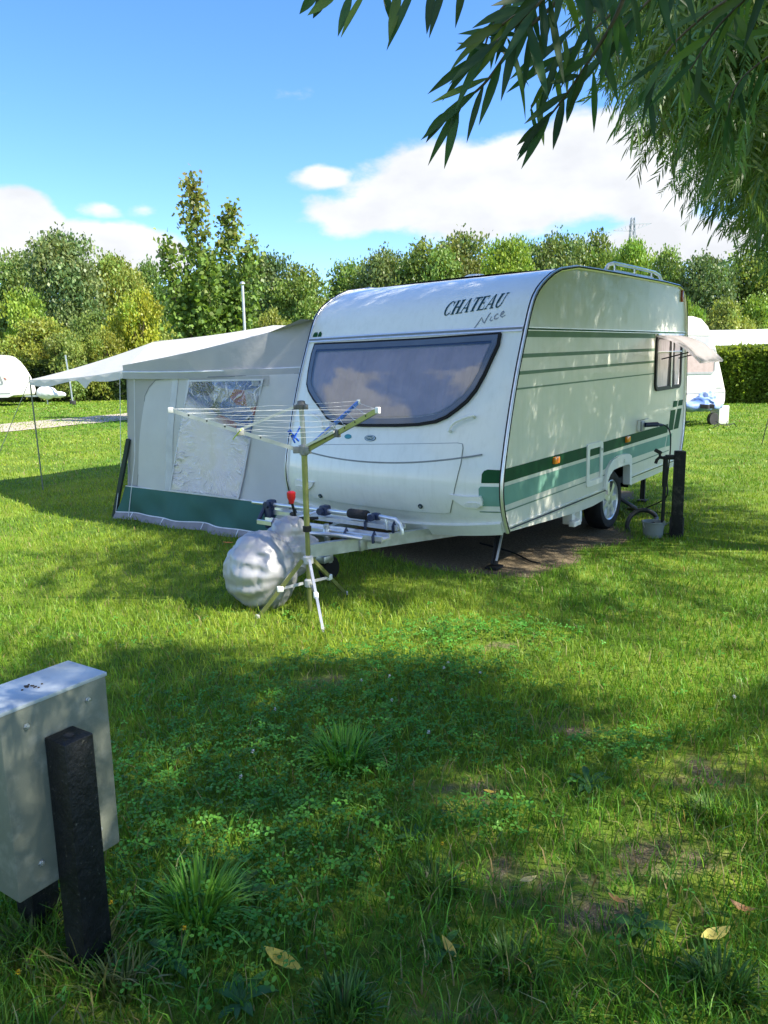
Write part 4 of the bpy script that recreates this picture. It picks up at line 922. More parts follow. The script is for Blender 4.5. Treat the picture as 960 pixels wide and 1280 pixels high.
bpm = mat('blue plastic', (.01, .10, .60), .4); ypm = mat('lime plastic', (.50, .62, .04), .4)
p1 = at_y(371, 541, 5.0); p2_ = at_y(297, 542, 5.07)
peg('clothes_peg', 'pair of blue clothes pegs clipped near the airer pole', tuple(p1), bpm, (.2, .5, .3))
pb_ = peg('clothes_peg', 'second blue clothes peg crossing behind the first near the airer pole', tuple(at_y(366, 545, 5.03)), bpm, (-.4, -.45, 1.3))
peg('clothes_peg', 'lime yellow clothes peg on the left arm of the airer', tuple(p2_), ypm, (.6, .7, .2))
# ------------------------------------------------------------------ silver cover tied over the drawbar nose
def blobsurf(cs, c0, d_):
    best = .02
    for c, r_ in cs:
        o = [(c0[i]-c[i])/r_[i] for i in range(3)]; k = [d_[i]/r_[i] for i in range(3)]
        A = sum(x*x for x in k); B = sum(o[i]*k[i] for i in range(3)); Cq = sum(x*x for x in o)-1; q_ = B*B-A*Cq
        if q_ > 0: best = max(best, (-B+math.sqrt(q_))/A)
    return best
cs = [((-1.47, CW/2+.0, .335), (.26, .25, .29)), ((-1.17, CW/2+.02, .42), (.22, .18, .19)), ((-1.16, CW/2, .58), (.14, .11, .09)), ((-.99, CW/2, .40), (.11, .12, .10))]
c0 = (-1.28, CW/2, .38)
import mathutils
def cov(u, t):
    th = 2*math.pi*u; ph = math.pi*t; d_ = (math.sin(ph)*math.cos(th), math.sin(ph)*math.sin(th), math.cos(ph))
    r_ = blobsurf(cs, c0, d_); p = Vector(c0)+Vector(d_)*r_
    N1 = mathutils.noise.noise(p*6.0); N2 = mathutils.noise.noise(Vector((p.x*9+3, p.y*9, p.z*22))); N3 = abs(mathutils.noise.noise(p*11.0+Vector((5, 2, 1))))
    rim = .012*math.sin(math.atan2(p.z-.335, p.x+1.47)*13)*max(0, 1-abs(p.y-CW/2+.12)/.16)*(1 if p.x < -1.38 else 0)
    R1 = abs(mathutils.noise.noise(p*4.2+Vector((9, 4, 2)))); R2 = abs(mathutils.noise.noise(Vector((p.x*9, p.y*9, p.z*6.5))+Vector((1, 7, 2)))); R3 = abs(mathutils.noise.noise(p*19+Vector((4, 1, 8))))
    q3 = p+Vector((N1, N2, N1*.7))*.05; F1 = mathutils.noise.voronoi(Vector((q3.x*5.5, q3.y*5.5, q3.z*3.6)))[0][0]; F2 = mathutils.noise.voronoi(q3*12.0+Vector((7, 3, 1)))[0][0]
    return p+Vector(d_)*(-.020+.026*F1+.016*F2+.026*mathutils.noise.noise(p*3.6+Vector((2, 2, 7)))+.013*(1-min(1, R1*2.4))**2+.009*(1-min(1, abs(mathutils.noise.noise(Vector((p.x*13+2*N1, p.y*13, p.z*3.5+N1))))*2.6))**2+rim*.8)
mb = MB(); mb.grid(150, 90, cov)
cvm = mat('silver coated cloth', (.40, .40, .41), .45, .35, .10, 4, .15, 22)
cv = mb.build('drawbar_cover', cvm, None, fix=False, angle=70); cv.matrix_world = CARM
tag(cv, 'crumpled silver cover tied over the nose of the caravan drawbar', 'cover')
# ------------------------------------------------------------------ black service post with tap, hose and bucket
px, py, _ = ground(845, 671); pzg = float(gz(px, py))
sp_ = empty('water_post', 'black square water post with a tap pipe, right of the caravan', 'water post', (px, py, pzg), R(-14))
mb = MB(); mb.box((0, 0, .42), (.10, .10, .86), bev=.006); mb.build('post', mat('black recycled plastic', (.010, .011, .012), .6, 0, .3, 30, .3, 90, spec=.25, dirt=((.16, .15, .12), .5, 14)), sp_)
mb = MB(); mb.box((0, 0, .10), (.13, .055, .20), bev=.01); mb.build('foot_clamp', dark, sp_)
mb = MB(); mb.tube([(-.135, -.01, 0), (-.13, -.01, .60), (-.128, -.01, .80)], .017, 10); mb.tube([(-.132, -.01, .5), (-.13, -.01, .80)], .024, 10); mb.build('riser_pipe', blackp, sp_)
mb = MB(); mb.box((-.085, -.01, .79), (.10, .05, .045), bev=.008); mb.tube([(-.13, -.01, .78), (-.19, -.03, .79), (-.215, -.04, .765), (-.225, -.04, .73)], .016, 8); mb.tube([(-.185, -.03, .79), (-.19, -.03, .835)], .012, 8); mb.box((-.205, -.03, .845), (.075, .02, .035), Matrix.Rotation(.5, 3, 'Y'), bev=.006); tp = mb.build('tap', blackp, sp_)
bx, by, _ = ground(816, 671); bz = float(gz(bx, by))
bk_ = empty('bucket', 'small grey plastic bucket at the foot of the black water post', 'bucket', (bx, by, bz))
mb = MB(); mb.lathe([(.085, 0), (.09, .005), (.105, .145), (.112, .15), (.112, .158), (.102, .158), (.098, .15), (.08, .012), (.001, .010)], (0, 0, 0), None, 28); mb.build('tub', mat('grey green plastic', (.20, .23, .23), .45, 0, .1), bk_)
mb = MB(); mb.tube([(.108*math.cos(a_), .03-.02*math.sin(a_)-.05, .15-.10*math.sin(a_)) for a_ in np.linspace(0, math.pi, 14)], .003, 6); mb.build('handle', steel, bk_)
def onlawn(pts, r_): return [(a, b, float(gz(a, b))+c+r_) for a, b, c in pts]
hx, hy, _ = ground(798, 664)
mb = MB(); mb.tube([(hx-.10+.17*0, hy+.0, float(gz(hx, hy))-.02)]+[(hx+.045-.165*math.cos(a_), hy+.02*math.sin(a_), float(gz(hx, hy))+.01+.205*math.sin(a_)**.8) for a_ in np.linspace(.15, 2.6, 18)]+[(bx-.02, by, bz+.10)], .023, 10)
tag(mb.build('waste_hose', mat('black ribbed hose', (.02, .022, .024), .5, 0, .3, 40)), 'thick black hose looping over into the grey bucket', 'hose')
hs_ = [CARM @ Vector((2.78, .30, .36)), CARM @ Vector((2.83, .16, .30)), CARM @ Vector((2.95, -.05, .14))]; ge = ground(797, 640)
mb = MB(); mb.tube([tuple(v) for v in hs_]+[tuple(ge+np.array([-.12, -.04, .05])), tuple(ge+np.array([0, 0, .02]))], .022, 10)
tag(mb.build('drain_hose', MATS['black ribbed hose']), 'black drain hose curving out from behind the caravan wheel to the lawn', 'hose')
s0 = CARM @ Vector((3.14, -.06, 1.03)); s1 = CARM @ Vector((3.25, -.16, 1.03)); e0 = ground(803, 641)
cb = [s0, s1, CARM @ Vector((3.36, -.22, 1.0)), CARM @ Vector((3.42, -.25, .90)), CARM @ Vector((3.40, -.26, .70)), CARM @ Vector((3.30, -.27, .42)), CARM @ Vector((3.26, -.27, .22)), Vector(tuple(e0))+Vector((0, 0, .02)), Vector(tuple(e0))+Vector((.3, -.25, .015)), Vector((px-.2, py+.1, pzg+.012)), Vector((px-.02, py+.07, pzg+.02))]
def smoothc(P, k=8):
    P = [Vector(p) for p in P]; o = []
    for i in range(len(P)-1):
        p0, p1, p2, p3 = P[max(i-1, 0)], P[i], P[i+1], P[min(i+2, len(P)-1)]
        for j in range(k):
            t = j/k; o.append(.5*((2*p1)+(p2-p0)*t+(2*p0-5*p1+4*p2-p3)*t*t+(3*p1-p0-3*p2+p3)*t*t*t))
    return o+[P[-1]]
cbo = empty('power_cable', 'thin black power cable hanging from the caravan socket down to the lawn', 'cable', tuple(s0))
def rel(P, o): return [tuple(Vector(p)-Vector(o)) for p in P]
mb = MB(); mb.tube(rel(smoothc(cb), s0), .0075, 8); mb.build('cord', blackp, cbo)
mb = MB(); mb.tube(rel([s0, s1], s0), .026, 12); mb.tube(rel([s1, lerp(s1, cb[2], .5)], s0), .016, 10); mb.build('plug', navy, cbo)
u0 = ground(628, 690); u1 = ground(675, 706)
mb = MB(); mb.tube(smoothc([tuple(ground(600, 684)+np.array([0, 0, .04])), tuple(ground(640, 693)+np.array([0, 0, .02])), tuple(ground(662, 703)+np.array([0, 0, .015])), tuple(u1+np.array([0, 0, .015]))]), .008, 6)
tag(mb.build('ground_cable', blackp), 'black cable lying on the bare earth under the caravan', 'cable')
# yellow wheel chock behind the wheel
wc = CARM @ Vector((3.25, .62, 0)); wz = float(gz(wc.x, wc.y))
ck = empty('levelling_ramp', 'yellow levelling ramp lying under the caravan behind its wheel', 'ramp', (wc.x, wc.y, wz), R(52))
ylm = mat('yellow plastic', (.72, .55, .03), .5, 0, .1)
mb = MB(); mb.prism([(-.28, 0), (.28, 0), (.28, .13), (.20, .13), (-.05, .07)], lambda a, b, d_: (a, d_, b), -.09, .09); mb.build('wedge', ylm, ck, smooth=False)
mb = MB(); mb.box((.20, -.095, .05), (.10, .02, .06), bev=.01); mb.box((.0, -.095, .028), (.12, .02, .035), bev=.008); mb.build('hollow', dark, ck)
# ------------------------------------------------------------------ meter cabinet on its black posts (foreground)
BX, BY, BT, BW, BD, BZ1, BZ0 = -1.102*.893, 2.032*.893, .988, .3215, .176, .800, .269
mc = empty('meter_cabinet', 'grey green metal cabinet mounted on black recycled posts at the lower left', 'meter cabinet', (BX, BY, float(gz(BX, BY))), BT)
zz_ = float(gz(BX, BY)); BZ1 -= zz_; BZ0 -= zz_
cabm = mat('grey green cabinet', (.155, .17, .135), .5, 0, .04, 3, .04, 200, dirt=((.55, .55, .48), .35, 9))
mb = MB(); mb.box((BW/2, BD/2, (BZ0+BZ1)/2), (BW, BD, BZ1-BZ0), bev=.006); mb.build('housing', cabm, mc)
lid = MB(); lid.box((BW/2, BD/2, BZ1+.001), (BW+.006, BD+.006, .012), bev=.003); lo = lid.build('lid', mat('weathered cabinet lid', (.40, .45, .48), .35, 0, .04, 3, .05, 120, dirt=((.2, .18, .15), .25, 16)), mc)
mb = MB()
for i in range(16): a_, b_ = random.gauss(.14, .012), random.gauss(.09, .010); mb.lathe([(.0035, 0), (.003, .002), (.0004, .003)], (a_, b_, BZ1+.007), None, 6)
mb.build('dropping', mat('brown crumbs', (.05, .035, .02), .9), lo)
for a_, z_ in ((.07, -.056), (.255, -.052), (.07, -.45), (.255, -.45)):
    mb = MB(); mb.lathe([(.009, 0), (.009, .003), (.0055, .003), (.0055, .009), (.001, .010)], (a_, -.0005, BZ1+z_), Ry, 6); mb.build('bolt', steel, mc)
mb = MB(); mb.box((BW/2, -.002, (BZ0+BZ1)/2), (BW-.05, .003, BZ1-BZ0-.05), bev=.001); 
postm = mat('mottled black recycled post', (.008, .009, .010), .5, 0, .3, 30, .35, 70, spec=.35, dirt=((.20, .19, .15), .7, 75, .60))
iv = mc.matrix_world
def toloc_mc(w): 
    c_, s_ = math.cos(BT), math.sin(BT); dx, dy = w[0]-BX, w[1]-BY; return (dx*c_+dy*s_, -dx*s_+dy*c_)
pc = (-.844+.044*math.cos(.976)-.044*math.sin(.976), 1.858+.044*math.sin(.976)+.044*math.cos(.976))
la, lb = toloc_mc(pc); lb = -.047
mb = MB(); mb.box((la, lb, .347-zz_-.02), (.087, .09, .694+.04), bev=.004)
pp = mb.build('post', postm, mc)
mb = MB(); mb.tube([(la, lb, .6945-zz_-.002), (la, lb, .6955-zz_)], .014, 12); mb.build('post_hole', dark, pp)
mb = MB(); mb.box((la+.02, BD+.048, .347-zz_-.02), (.087, .09, .694+.04), bev=.004); mb.build('post', postm, mc)
# ------------------------------------------------------------------ far caravan on the left
def far_caravan(name, label, loc, rz, L=5.6, H=2.3, Wd=2.3, z0=.42, prof=None):
    o = empty(name, label, 'caravan', loc, rz)
    P = prof
    mb = MB()
    n_ = len(P); vs = [(a, 0, b) for a, b in P]+[(a, Wd, b) for a, b in P]
    mb.add(vs, [tuple(range(n_)), tuple(range(n_, 2*n_))]+[(i, (i+1) % n_, n_+(i+1) % n_, n_+i) for i in range(n_)])
    mb.build('body', white, o, angle=40)
    return o
fwht = white
lp = [(-5.6, .45), (-.25, .45), (.02, .55), (.10, .75), (.04, 1.05), (-.10, 1.45), (-.30, 1.85), (-.55, 2.2), (-.8, 2.42), (-1.1, 2.52), (-1.5, 2.55), (-5.6, 2.55)]
lg_ = ground(42, 503.5); lcd = at_y(41, 480, 37.5); LX, LY = lcd[0]-1.0, 37.5; LZ = float(gz(LX, LY))
lc = far_caravan('far_caravan', 'white caravan cut off by the left edge, beside the far hedge', (LX, LY, LZ), 0, prof=lp)
def fsm(a, b, off): return Vector((a, -off, b))
wq = [(-1.65, 1.30), (-.80, 1.30), (-.80, 1.86), (-.88, 1.93), (-1.65, 1.93)]
w_ = decal('window', ring(wq, shrink(wq, .06)), fsm, .03, blackp, lc, 0, step=0); decal('pane', [shrink(wq, .05)], fsm, .02, mat('far dark pane', (.10, .12, .13), .15, 0, .2), w_, step=0)
wq = [(-.74, 1.90), (-.68, 1.90), (-.44, 1.25), (-.40, 1.12), (-.50, 1.12), (-.54, 1.30)]
decal('grey_decal', [wq], fsm, .012, mat('grey decal', (.30, .31, .31), .5), lc, step=0)
decal('side_line', [[(-5.6, 1.05), (-.45, 1.05), (-.45, 1.11), (-5.6, 1.11)], [(-5.6, .62), (-.15, .62), (-.12, .66), (-5.6, .66)], [(-5.6, 2.02), (-.45, 2.02), (-.47, 2.05), (-5.6, 2.05)], [(-.66, .60), (-.60, 1.2), (-.9, 2.0), (-.95, 2.0), (-.65, 1.2), (-.70, .60)]], fsm, .010, MATS['grey decal'], lc, step=0)
decal('badge_lettering', [[(-.38, 1.42), (-.28, 1.36), (-.22, 1.28), (-.34, 1.32)], [(-.36, 1.30), (-.30, 1.24), (-.24, 1.2), (-.3, 1.26)]], fsm, .012, mat('red brown decal', (.45, .10, .05), .5), lc, step=0)
mb = MB(); mb.lathe([(.20, -.1), (.31, -.09), (.31, .09), (.20, .1)], (-3.2, .12, .31), Ry, 24); wl_ = mb.build('wheel', rubber, lc)
mb = MB(); mb.bar((-1.6, .1, .45), (-1.9, .1, .02), .08, .06); mb.bar((-.7, .2, .45), (-.95, .2, .02), .08, .06); mb.box((-3, 1.1, .36), (4.5, 2.0, .14)); mb.build('underframe', dark, lc)
mb = MB(); mb.box((-2.3, 1, 2.60), (.5, .5, .12), bev=.03); mb.build('roof_hatch', white2, lc)
mb = MB(); mb.bar((.1, 1.0, .48), (1.5, 1.1, .48), .06, .09); mb.tube([(1.15, 1.1, .9), (1.15, 1.1, .05)], .035, 8); mb.bar((.4, 1.0, .5), (.4, 1.0, .95), .3, .02); mb.build('drawbar', steel, lc)
c2 = [((1.15, 1.1, .62), (.5, .28, .33)), ((1.7, 1.1, .52), (.42, .2, .17))]
def cov2(u, t):
    th = 2*math.pi*u; ph = math.pi*t; d_ = (math.sin(ph)*math.cos(th), math.sin(ph)*math.sin(th), math.cos(ph)); p = Vector((1.3, 1.1, .58)); r_ = blobsurf(c2, tuple(p), d_); p = p+Vector(d_)*r_; return p+Vector(d_)*.03*mathutils.noise.noise(p*5)
mb = MB(); mb.grid(50, 30, cov2); cv2 = mb.build('drawbar_cover', mat('pale cover cloth', (.66, .68, .70), .6), None, fix=False); cv2.location = (LX, LY, LZ)
tag(cv2, 'pale cover over the drawbar of the caravan at the left edge', 'cover')
# ------------------------------------------------------------------ far caravan on the right, with its blue cover
Y_ = 21.0; a0 = at_y(905, 500, Y_); RX = a0[0]; RZ = float(gz(RX, Y_))
rp = [(-6, .55), (.0, .50), (.03, .62), (.02, .85), (-.09, 1.15), (-.32, 1.75), (-.55, 2.25), (-.75, 2.55), (-1.0, 2.74), (-1.3, 2.80), (-6, 2.84)]
rc = empty('sunlit_caravan', 'brightly sunlit cream caravan half hidden behind the large caravan at the right', 'caravan', (RX, Y_, RZ), R(25))
n_ = len(rp); mb = MB(); mb.add([(a, 0, b) for a, b in rp]+[(a, 2.3, b) for a, b in rp], [tuple(range(n_)), tuple(range(n_, 2*n_))]+[(i, (i+1) % n_, n_+(i+1) % n_, n_+i) for i in range(n_)])
mb.build('body', mat('cream enamel', (.82, .79, .70), .35, 0, .03), rc, angle=40)
wq = rrect(-1.95, 1.32, -.42, 1.98, .12, 5)
w_ = decal('front_window', ring(wq, shrink(wq, .05)), fsm, .03, MATS['grey decal'], rc, 0, step=0)
decal('pane', [shrink(wq, .05)], fsm, .018, mat('pink curtain pane', (.36, .28, .27), .2, 0, .1, coat=.6), w_, step=0)
wq = rrect(-1.2, 2.02, -.66, 2.28, .06, 4); decal('upper_window', [wq], fsm, .02, mat('grey pane', (.36, .37, .40), .2, coat=.6), rc, step=0)
decal('seam_line', [[(-6, 2.30), (-.6, 2.30), (-.6, 2.325), (-6, 2.325)], [(-6, .80), (-.0, .80), (-.0, .83), (-6, .83)], [(-.32, .92), (-.08, .92), (-.09, .96), (-.32, .96)]], fsm, .010, MATS['grey decal'], rc, step=0)
mb = MB(); mb.bar((-1.4, .3, .55), (-1.55, -.9, .50), .07, .10); mb.bar((-.5, .3, .55), (-1.4, -.9, .50), .07, .10); mb.lathe([(.06, -.05), (.16, -.05), (.16, .05), (.06, .05)], (-1.0, -.55, .16), Ry, 18); mb.build('drawbar', dark, rc)
mb = MB(); mb.lathe([(.2, -.1), (.31, -.09), (.31, .09), (.2, .1)], (-3.6, .2, .31), Ry, 20); mb.build('wheel', rubber, rc)
mb = MB(); mb.box((-.48, -.30, .24), (.36, .30, .48), bev=.01); gb_ = mb.build('storage_box', mat('pale box', (.62, .62, .56), .6), None); gb_.matrix_world = Matrix.Translation((RX, Y_, RZ)) @ Matrix.Rotation(R(25), 4, 'Z')
tag(gb_, 'pale upright box standing below the blue cover by the sunlit caravan', 'box')
c3 = [((-1.3, -.45, .76), (.34, .26, .20)), ((-1.12, -.45, .86), (.22, .22, .22)), ((-1.6, -.4, .70), (.30, .22, .14)), ((-.92, -.42, .72), (.26, .24, .17))]
def cov3(u, t):
    th = 2*math.pi*u; ph = math.pi*t; d_ = (math.sin(ph)*math.cos(th), math.sin(ph)*math.sin(th), math.cos(ph)); p = Vector((-1.1, -.45, .82)); r_ = blobsurf(c3, tuple(p), d_); p = p+Vector(d_)*r_
    return p+Vector(d_)*(.05-.14*abs(mathutils.noise.noise(p*3.1))-.08*abs(mathutils.noise.noise(p*6.5+Vector((3, 3, 3)))))
mb = MB(); mb.grid(70, 44, cov3); cv3 = mb.build('tarpaulin', mat('pale blue tarpaulin', (.34, .46, .72), .5, 0, .10, 3, .2, 40, col2=(.10, .20, .52)), None, fix=False, angle=70); cv3.matrix_world = Matrix.Translation((0, 0, -.20)) @ gb_.matrix_world
tag(cv3, 'pale blue tarpaulin bundled over the drawbar of the sunlit caravan', 'tarpaulin')
# small thing left on the lawn, tent peg line at the right edge
q0 = ground(746, 533)
q0 = ground(905, 535); o = empty('camping_frame', 'small dark wire frame lying on the lawn before the sunlit caravan', 'wire frame', tuple(q0))
mb = MB(); mb.tube([(-.28, 0, .01), (-.1, .0, .10), (.05, 0, .06), (.25, 0, .11), (.36, .1, .02)], .012, 6); mb.tube([(-.1, 0, .10), (-.15, .15, .16)], .010, 6); mb.tube([(.05, 0, .06), (.12, .1, .16)], .010, 6); mb.build('wire', blackp, o)
g0 = ground(952, 556); g1_ = at_y(966, 520, g0[1])
mb = MB(); mb.tube([tuple(g0), tuple(g1_+np.array([.02, .1, .25]))], .008, 6); tag(mb.build('tent_rope', blackp), 'dark rope slanting into the lawn at the right edge', 'rope')
# ------------------------------------------------------------------ holiday home beyond the hedge
HY_ = 44.0; hl = at_y(872, 440, HY_); hz = float(gz(hl[0], HY_)); zt = at_y(920, 413, HY_)[2]; ze = at_y(920, 431, HY_-1)[2]
hh = empty('holiday_home', 'long holiday chalet with a white flat roof behind the right hedge', 'chalet', (hl[0], HY_, hz), R(-2))
mb = MB(); mb.box((8, 2, (ze-hz)/2), (15.4, 4, ze-hz)); mb.build('wall', mat('beige cladding', (.46, .44, .38), .7), hh)
mb = MB(); mb.prism([(-.5, ze-hz), (4.5, ze-hz), (4.5, zt-hz), (2, zt-hz+.12), (.1, zt-hz)], lambda a, b, d_: (d_, a-.2, b), -.3, 16.5); mb.build('roof', mat('white roof sheet', (.80, .80, .82), .5), hh, smooth=False)
for x0, x1 in ((2.2, 2.9), (3.1, 3.5), (5.0, 7.0), (9, 11)):
    mb = MB(); mb.box(((x0+x1)/2, -.03, ze-hz-.75), (x1-x0, .06, 1.3)); w_ = mb.build('window', mat('dark window', (.03, .035, .035), .15), hh)
# ------------------------------------------------------------------ lamp post, pylon
pl_ = at_y(306, 412, 19.0); top = at_y(303, 356, 19.0); bz_ = float(gz(pl_[0], 19))
lp_ = empty('flag_pole', 'thin grey pole rising behind the awning beside the leafy maple', 'pole', (pl_[0], 19.0, bz_))
mb = MB(); mb.tube([(0, 0, 0), (0, 0, 1.6)], .05, 10); mb.tube([(0, 0, 1.6), (top[0]-pl_[0], 0, top[2]-bz_)], .032, 10); mb.build('shaft', mat('grey painted pole', (.50, .52, .54), .4, .3), lp_)
mb = MB(); mb.lathe([(.05, 0), (.07, .02), (.05, .06), (.01, .08)], (top[0]-pl_[0], 0, top[2]-bz_), None, 12); mb.build('cap', steel, lp_)
PY = 330.0; pt = at_y(791, 277, PY); ph_ = pt[2]+1.5
py_ = empty('power_pylon', 'distant lattice power pylon showing its arms above the tree line', 'pylon', (pt[0], PY, 0))
pym = mat('pylon steel', (.32, .35, .38), .6, .3)
mb = MB(); hw = lambda z: .6+3.0*max(0, 1-z/ph_)
for sx_ in (-1, 1):
    for sy_ in (-1, 1): mb.bar((sx_*hw(0), sy_*hw(0), 0), (sx_*.6, sy_*.6, ph_), .3, .3)
zs_ = np.linspace(ph_*.25, ph_, 12)
for i in range(11):
    z0, z1 = zs_[i], zs_[i+1]
    for s_ in (-1, 1): mb.bar((-s_*hw(z0), -.6, z0), (s_*hw(z1), -.6, z1), .16, .16); mb.bar((-.6, -s_*hw(z0), z0), (-.6, s_*hw(z1), z1), .16, .16)
mb.build('lattice_tower', pym, py_)
for s_ in (-1, 1):
    mb = MB(); tip_ = Vector((s_*8.3, s_*2, ph_-3.6+s_*1.6)); 
    mb.bar((0, 0, ph_-2.4), tip_, .3, .3); mb.bar((0, 0, ph_-5.2), tip_, .3, .3)
    for t in (.2, .4, .6, .8): mb.bar(lerp(Vector((0, 0, ph_-2.4)), tip_, t), lerp(Vector((0, 0, ph_-5.2)), tip_, t-.1), .16, .16)
    mb.build('cross_arm', pym, py_)
# ------------------------------------------------------------------ trees
LEAF = Tmpl([(0, 0, 0), (.30, .38, .05), (0, 1, -.04), (-.30, .38, .05)], [(0, 1, 2, 3)])
BLEAF = Tmpl([(-.5, 0, 0), (.5, .05, .06), (.42, .9, -.03), (-.45, .85, .04)], [(0, 1, 2, 3)])
def randdir(n_): d_ = RNG.normal(size=(n_, 3)); return d_/np.linalg.norm(d_, axis=1)[:, None]
def crown_mesh(name, shape, nblob, nleaf, size, base, var, blobr=(.13, .24), seed=0, top=None, gap=.0):
    """crown of unit height: shape(z)->radius; leaf clumps on blobs, gaps between"""
    g = np.random.default_rng(seed)
    bl = []
    while len(bl) < nblob:
        z = g.uniform(.02, .98); r_ = shape(z)
        if g.uniform() > r_/max(shape(t) for t in (.2, .35, .5, .65))+.12: continue
        a_ = g.uniform(0, 2*math.pi); q_ = r_*math.sqrt(g.uniform(.12, 1)); br = g.uniform(*blobr)
        q_ = max(0, q_-br*.45)
        bl.append((q_*math.cos(a_), q_*math.sin(a_), min(z, 1-br*.55), br))
    bl = np.array(bl); wt = bl[:, 3]**2; wt /= wt.sum()
    which = g.choice(nblob, nleaf, p=wt); B = bl[which]
    d_ = g.normal(size=(nleaf, 3)); d_[:, 2] += .35; d_ /= np.linalg.norm(d_, axis=1)[:, None]
    rad = B[:, 3]*np.clip(g.normal(.86, .2, nleaf), .2, 1.25)
    lump = 1+.25*np.sin(d_[:, 0]*7+which)*np.sin(d_[:, 2]*6+which*2)
    T = B[:, :3]+d_*(rad*lump)[:, None]*np.array([1, 1, .8])
    dirs = d_*.55+g.normal(size=(nleaf, 3))*.6; dirs[:, 2] -= .15
    Rm = rot_from(dirs, g.uniform(0, 2*math.pi, nleaf)); S = size*g.uniform(.6, 1.35, nleaf)
    bt = g.normal(0, 1, nblob)[which]; col = np.array(base)[None]*(1+var*(.55*bt+.6*g.normal(size=nleaf)))[:, None]
    hue = g.normal(0, .06, nleaf)+.06*g.normal(0, 1, nblob)[which]; col[:, 0] *= 1+hue*1.2; col[:, 2] *= 1-hue*.5
    if top is not None:
        k = np.clip((T[:, 2]-top[1])/(1-top[1])+.25*g.normal(size=nleaf), 0, 1)[:, None]*top[2]; col = col*(1-k)+np.array(top[0])[None]*k
    v, L_, t_, c_ = scatter(BLEAF, Rm, T, S, np.clip(col, .004, .6))
    return mesh_np(name, v, L_, t_, c_), bl
def trunk_mesh(name, bl, r0=.03, ztop=.8, bare=.0, seed=0, nl=14, leaders=1):
    g = random.Random(seed); mb = MB()
    for k in range(leaders):
        dx, dy = (0, 0) if leaders == 1 else (.10*math.cos(k*2.4), .10*math.sin(k*2.4))
        pts = [(dx*i/8+.012*math.sin(i*1.3+k), dy*i/8+.012*math.cos(i*1.7+k), ztop*i/8-bare*(1 if i == 0 else 0)) for i in range(9)]
        mb.tube(pts, [r0*(1-.82*i/8) for i in range(9)], 8)
    for i in sorted(g.sample(range(len(bl)), min(nl, len(bl)))):
        x, y, z, _ = bl[i]; zz0 = max(.08, z*.62-.05); mb.tube([(0, 0, zz0), (x*.45, y*.45, zz0+(z-zz0)*.55), (x*.9, y*.9, z)], [r0*.42, r0*.26, r0*.07], 6)
    me_o = mb.build(name, None); me_ = me_o.data; bpy.data.objects.remove(me_o); return me_
bark = mat('grey brown bark', (.11, .085, .06), .9, 0, .3, 12, .8, 30)
rnd = lambda z: .5*math.sqrt(max(0, 1-((z-.48)/.53)**2))*.92
oval = lambda z: .40*math.sqrt(max(0, 1-((z-.46)/.56)**2))
wide = lambda z: .62*math.sqrt(max(0, 1-((z-.42)/.60)**2))
bush = lambda z: .70*math.sqrt(max(0, 1-((z-.30)/.72)**2))
ARCH = {}
for nm, sh_, nb, nl, sz, base, var, sd_ in (('round', rnd, 70, 21000, .0225, (.125, .190, .060), .22, 1), ('round2', rnd, 90, 22000, .0215, (.115, .170, .070), .22, 2), ('oval', oval, 70, 18000, .022, (.115, .19, .052), .24, 3), ('wide', wide, 86, 22000, .0225, (.14, .205, .058), .22, 4), ('bush', bush, 56, 16000, .028, (.14, .20, .055), .24, 5), ('bush2', bush, 70, 17000, .027, (.14, .20, .055), .24, 6)):
    cm, bl_ = crown_mesh('crown_'+nm, sh_, nb, nl, sz, base, var, seed=sd_, blobr=(.10, .20))
    ARCH[nm] = (cm, trunk_mesh('trunk_'+nm, bl_, .022, .75, seed=sd_))
def tint(nm, c_): return leafmat('foliage '+nm, c_, .30)
TM = {'green': tint('green', (1.3, 1.25, .85)), 'grey': tint('grey green', (1.35, 1.26, 1.05)), 'olive': tint('olive', (1.6, 1.35, .95)), 'bright': tint('bright green', (1.5, 1.55, .75)), 'dark': tint('dark green', (1.0, 1.02, .8)), 'yellow': tint('yellow', (2.2, 1.75, .65)), 'rust': tint('rust green', (1.6, 1.3, .75))}
def tree(name, label, cat, u, vtop, D, wpx, kind, tm, group=None, base_lift=0.0, turn=None):
    """a tree whose crown tops out at picture height vtop when it stands D metres away"""
    P = at_y(u, vtop, D); z0 = float(gz(P[0], D)); H = P[2]-z0; wm = wpx*D/F_PX
    cm, tk = ARCH[kind]; wid = {'round': .92, 'round2': .92, 'oval': .8, 'wide': 1.24, 'bush': 1.4, 'bush2': 1.4}[kind]
    o = empty(name, label, cat, (P[0], D, z0), turn if turn is not None else random.uniform(0, 6.28), group)
    cb_ = .0 if 'bush' in kind else H*.08; sx_ = wm/wid; sz_ = (H-cb_)*.925
    for part, me_, m_ in (('crown', cm, tm), ('trunk', tk, bark)):
        if not me_.materials: me_.materials.append(m_)
        q_ = bpy.data.objects.new(part, me_); C.objects.link(q_); q_.parent = o
        q_.material_slots[0].link = 'OBJECT'; q_.material_slots[0].material = m_
        q_.scale = (sx_, sx_, sz_); q_.location = (0, 0, cb_ if part == 'crown' else 0)
        if part == 'trunk': q_.scale = (sx_, sx_, sz_+cb_)
    return o
GR = 'far trees along the edge of the campsite'; GS = 'shrubs before the far trees'
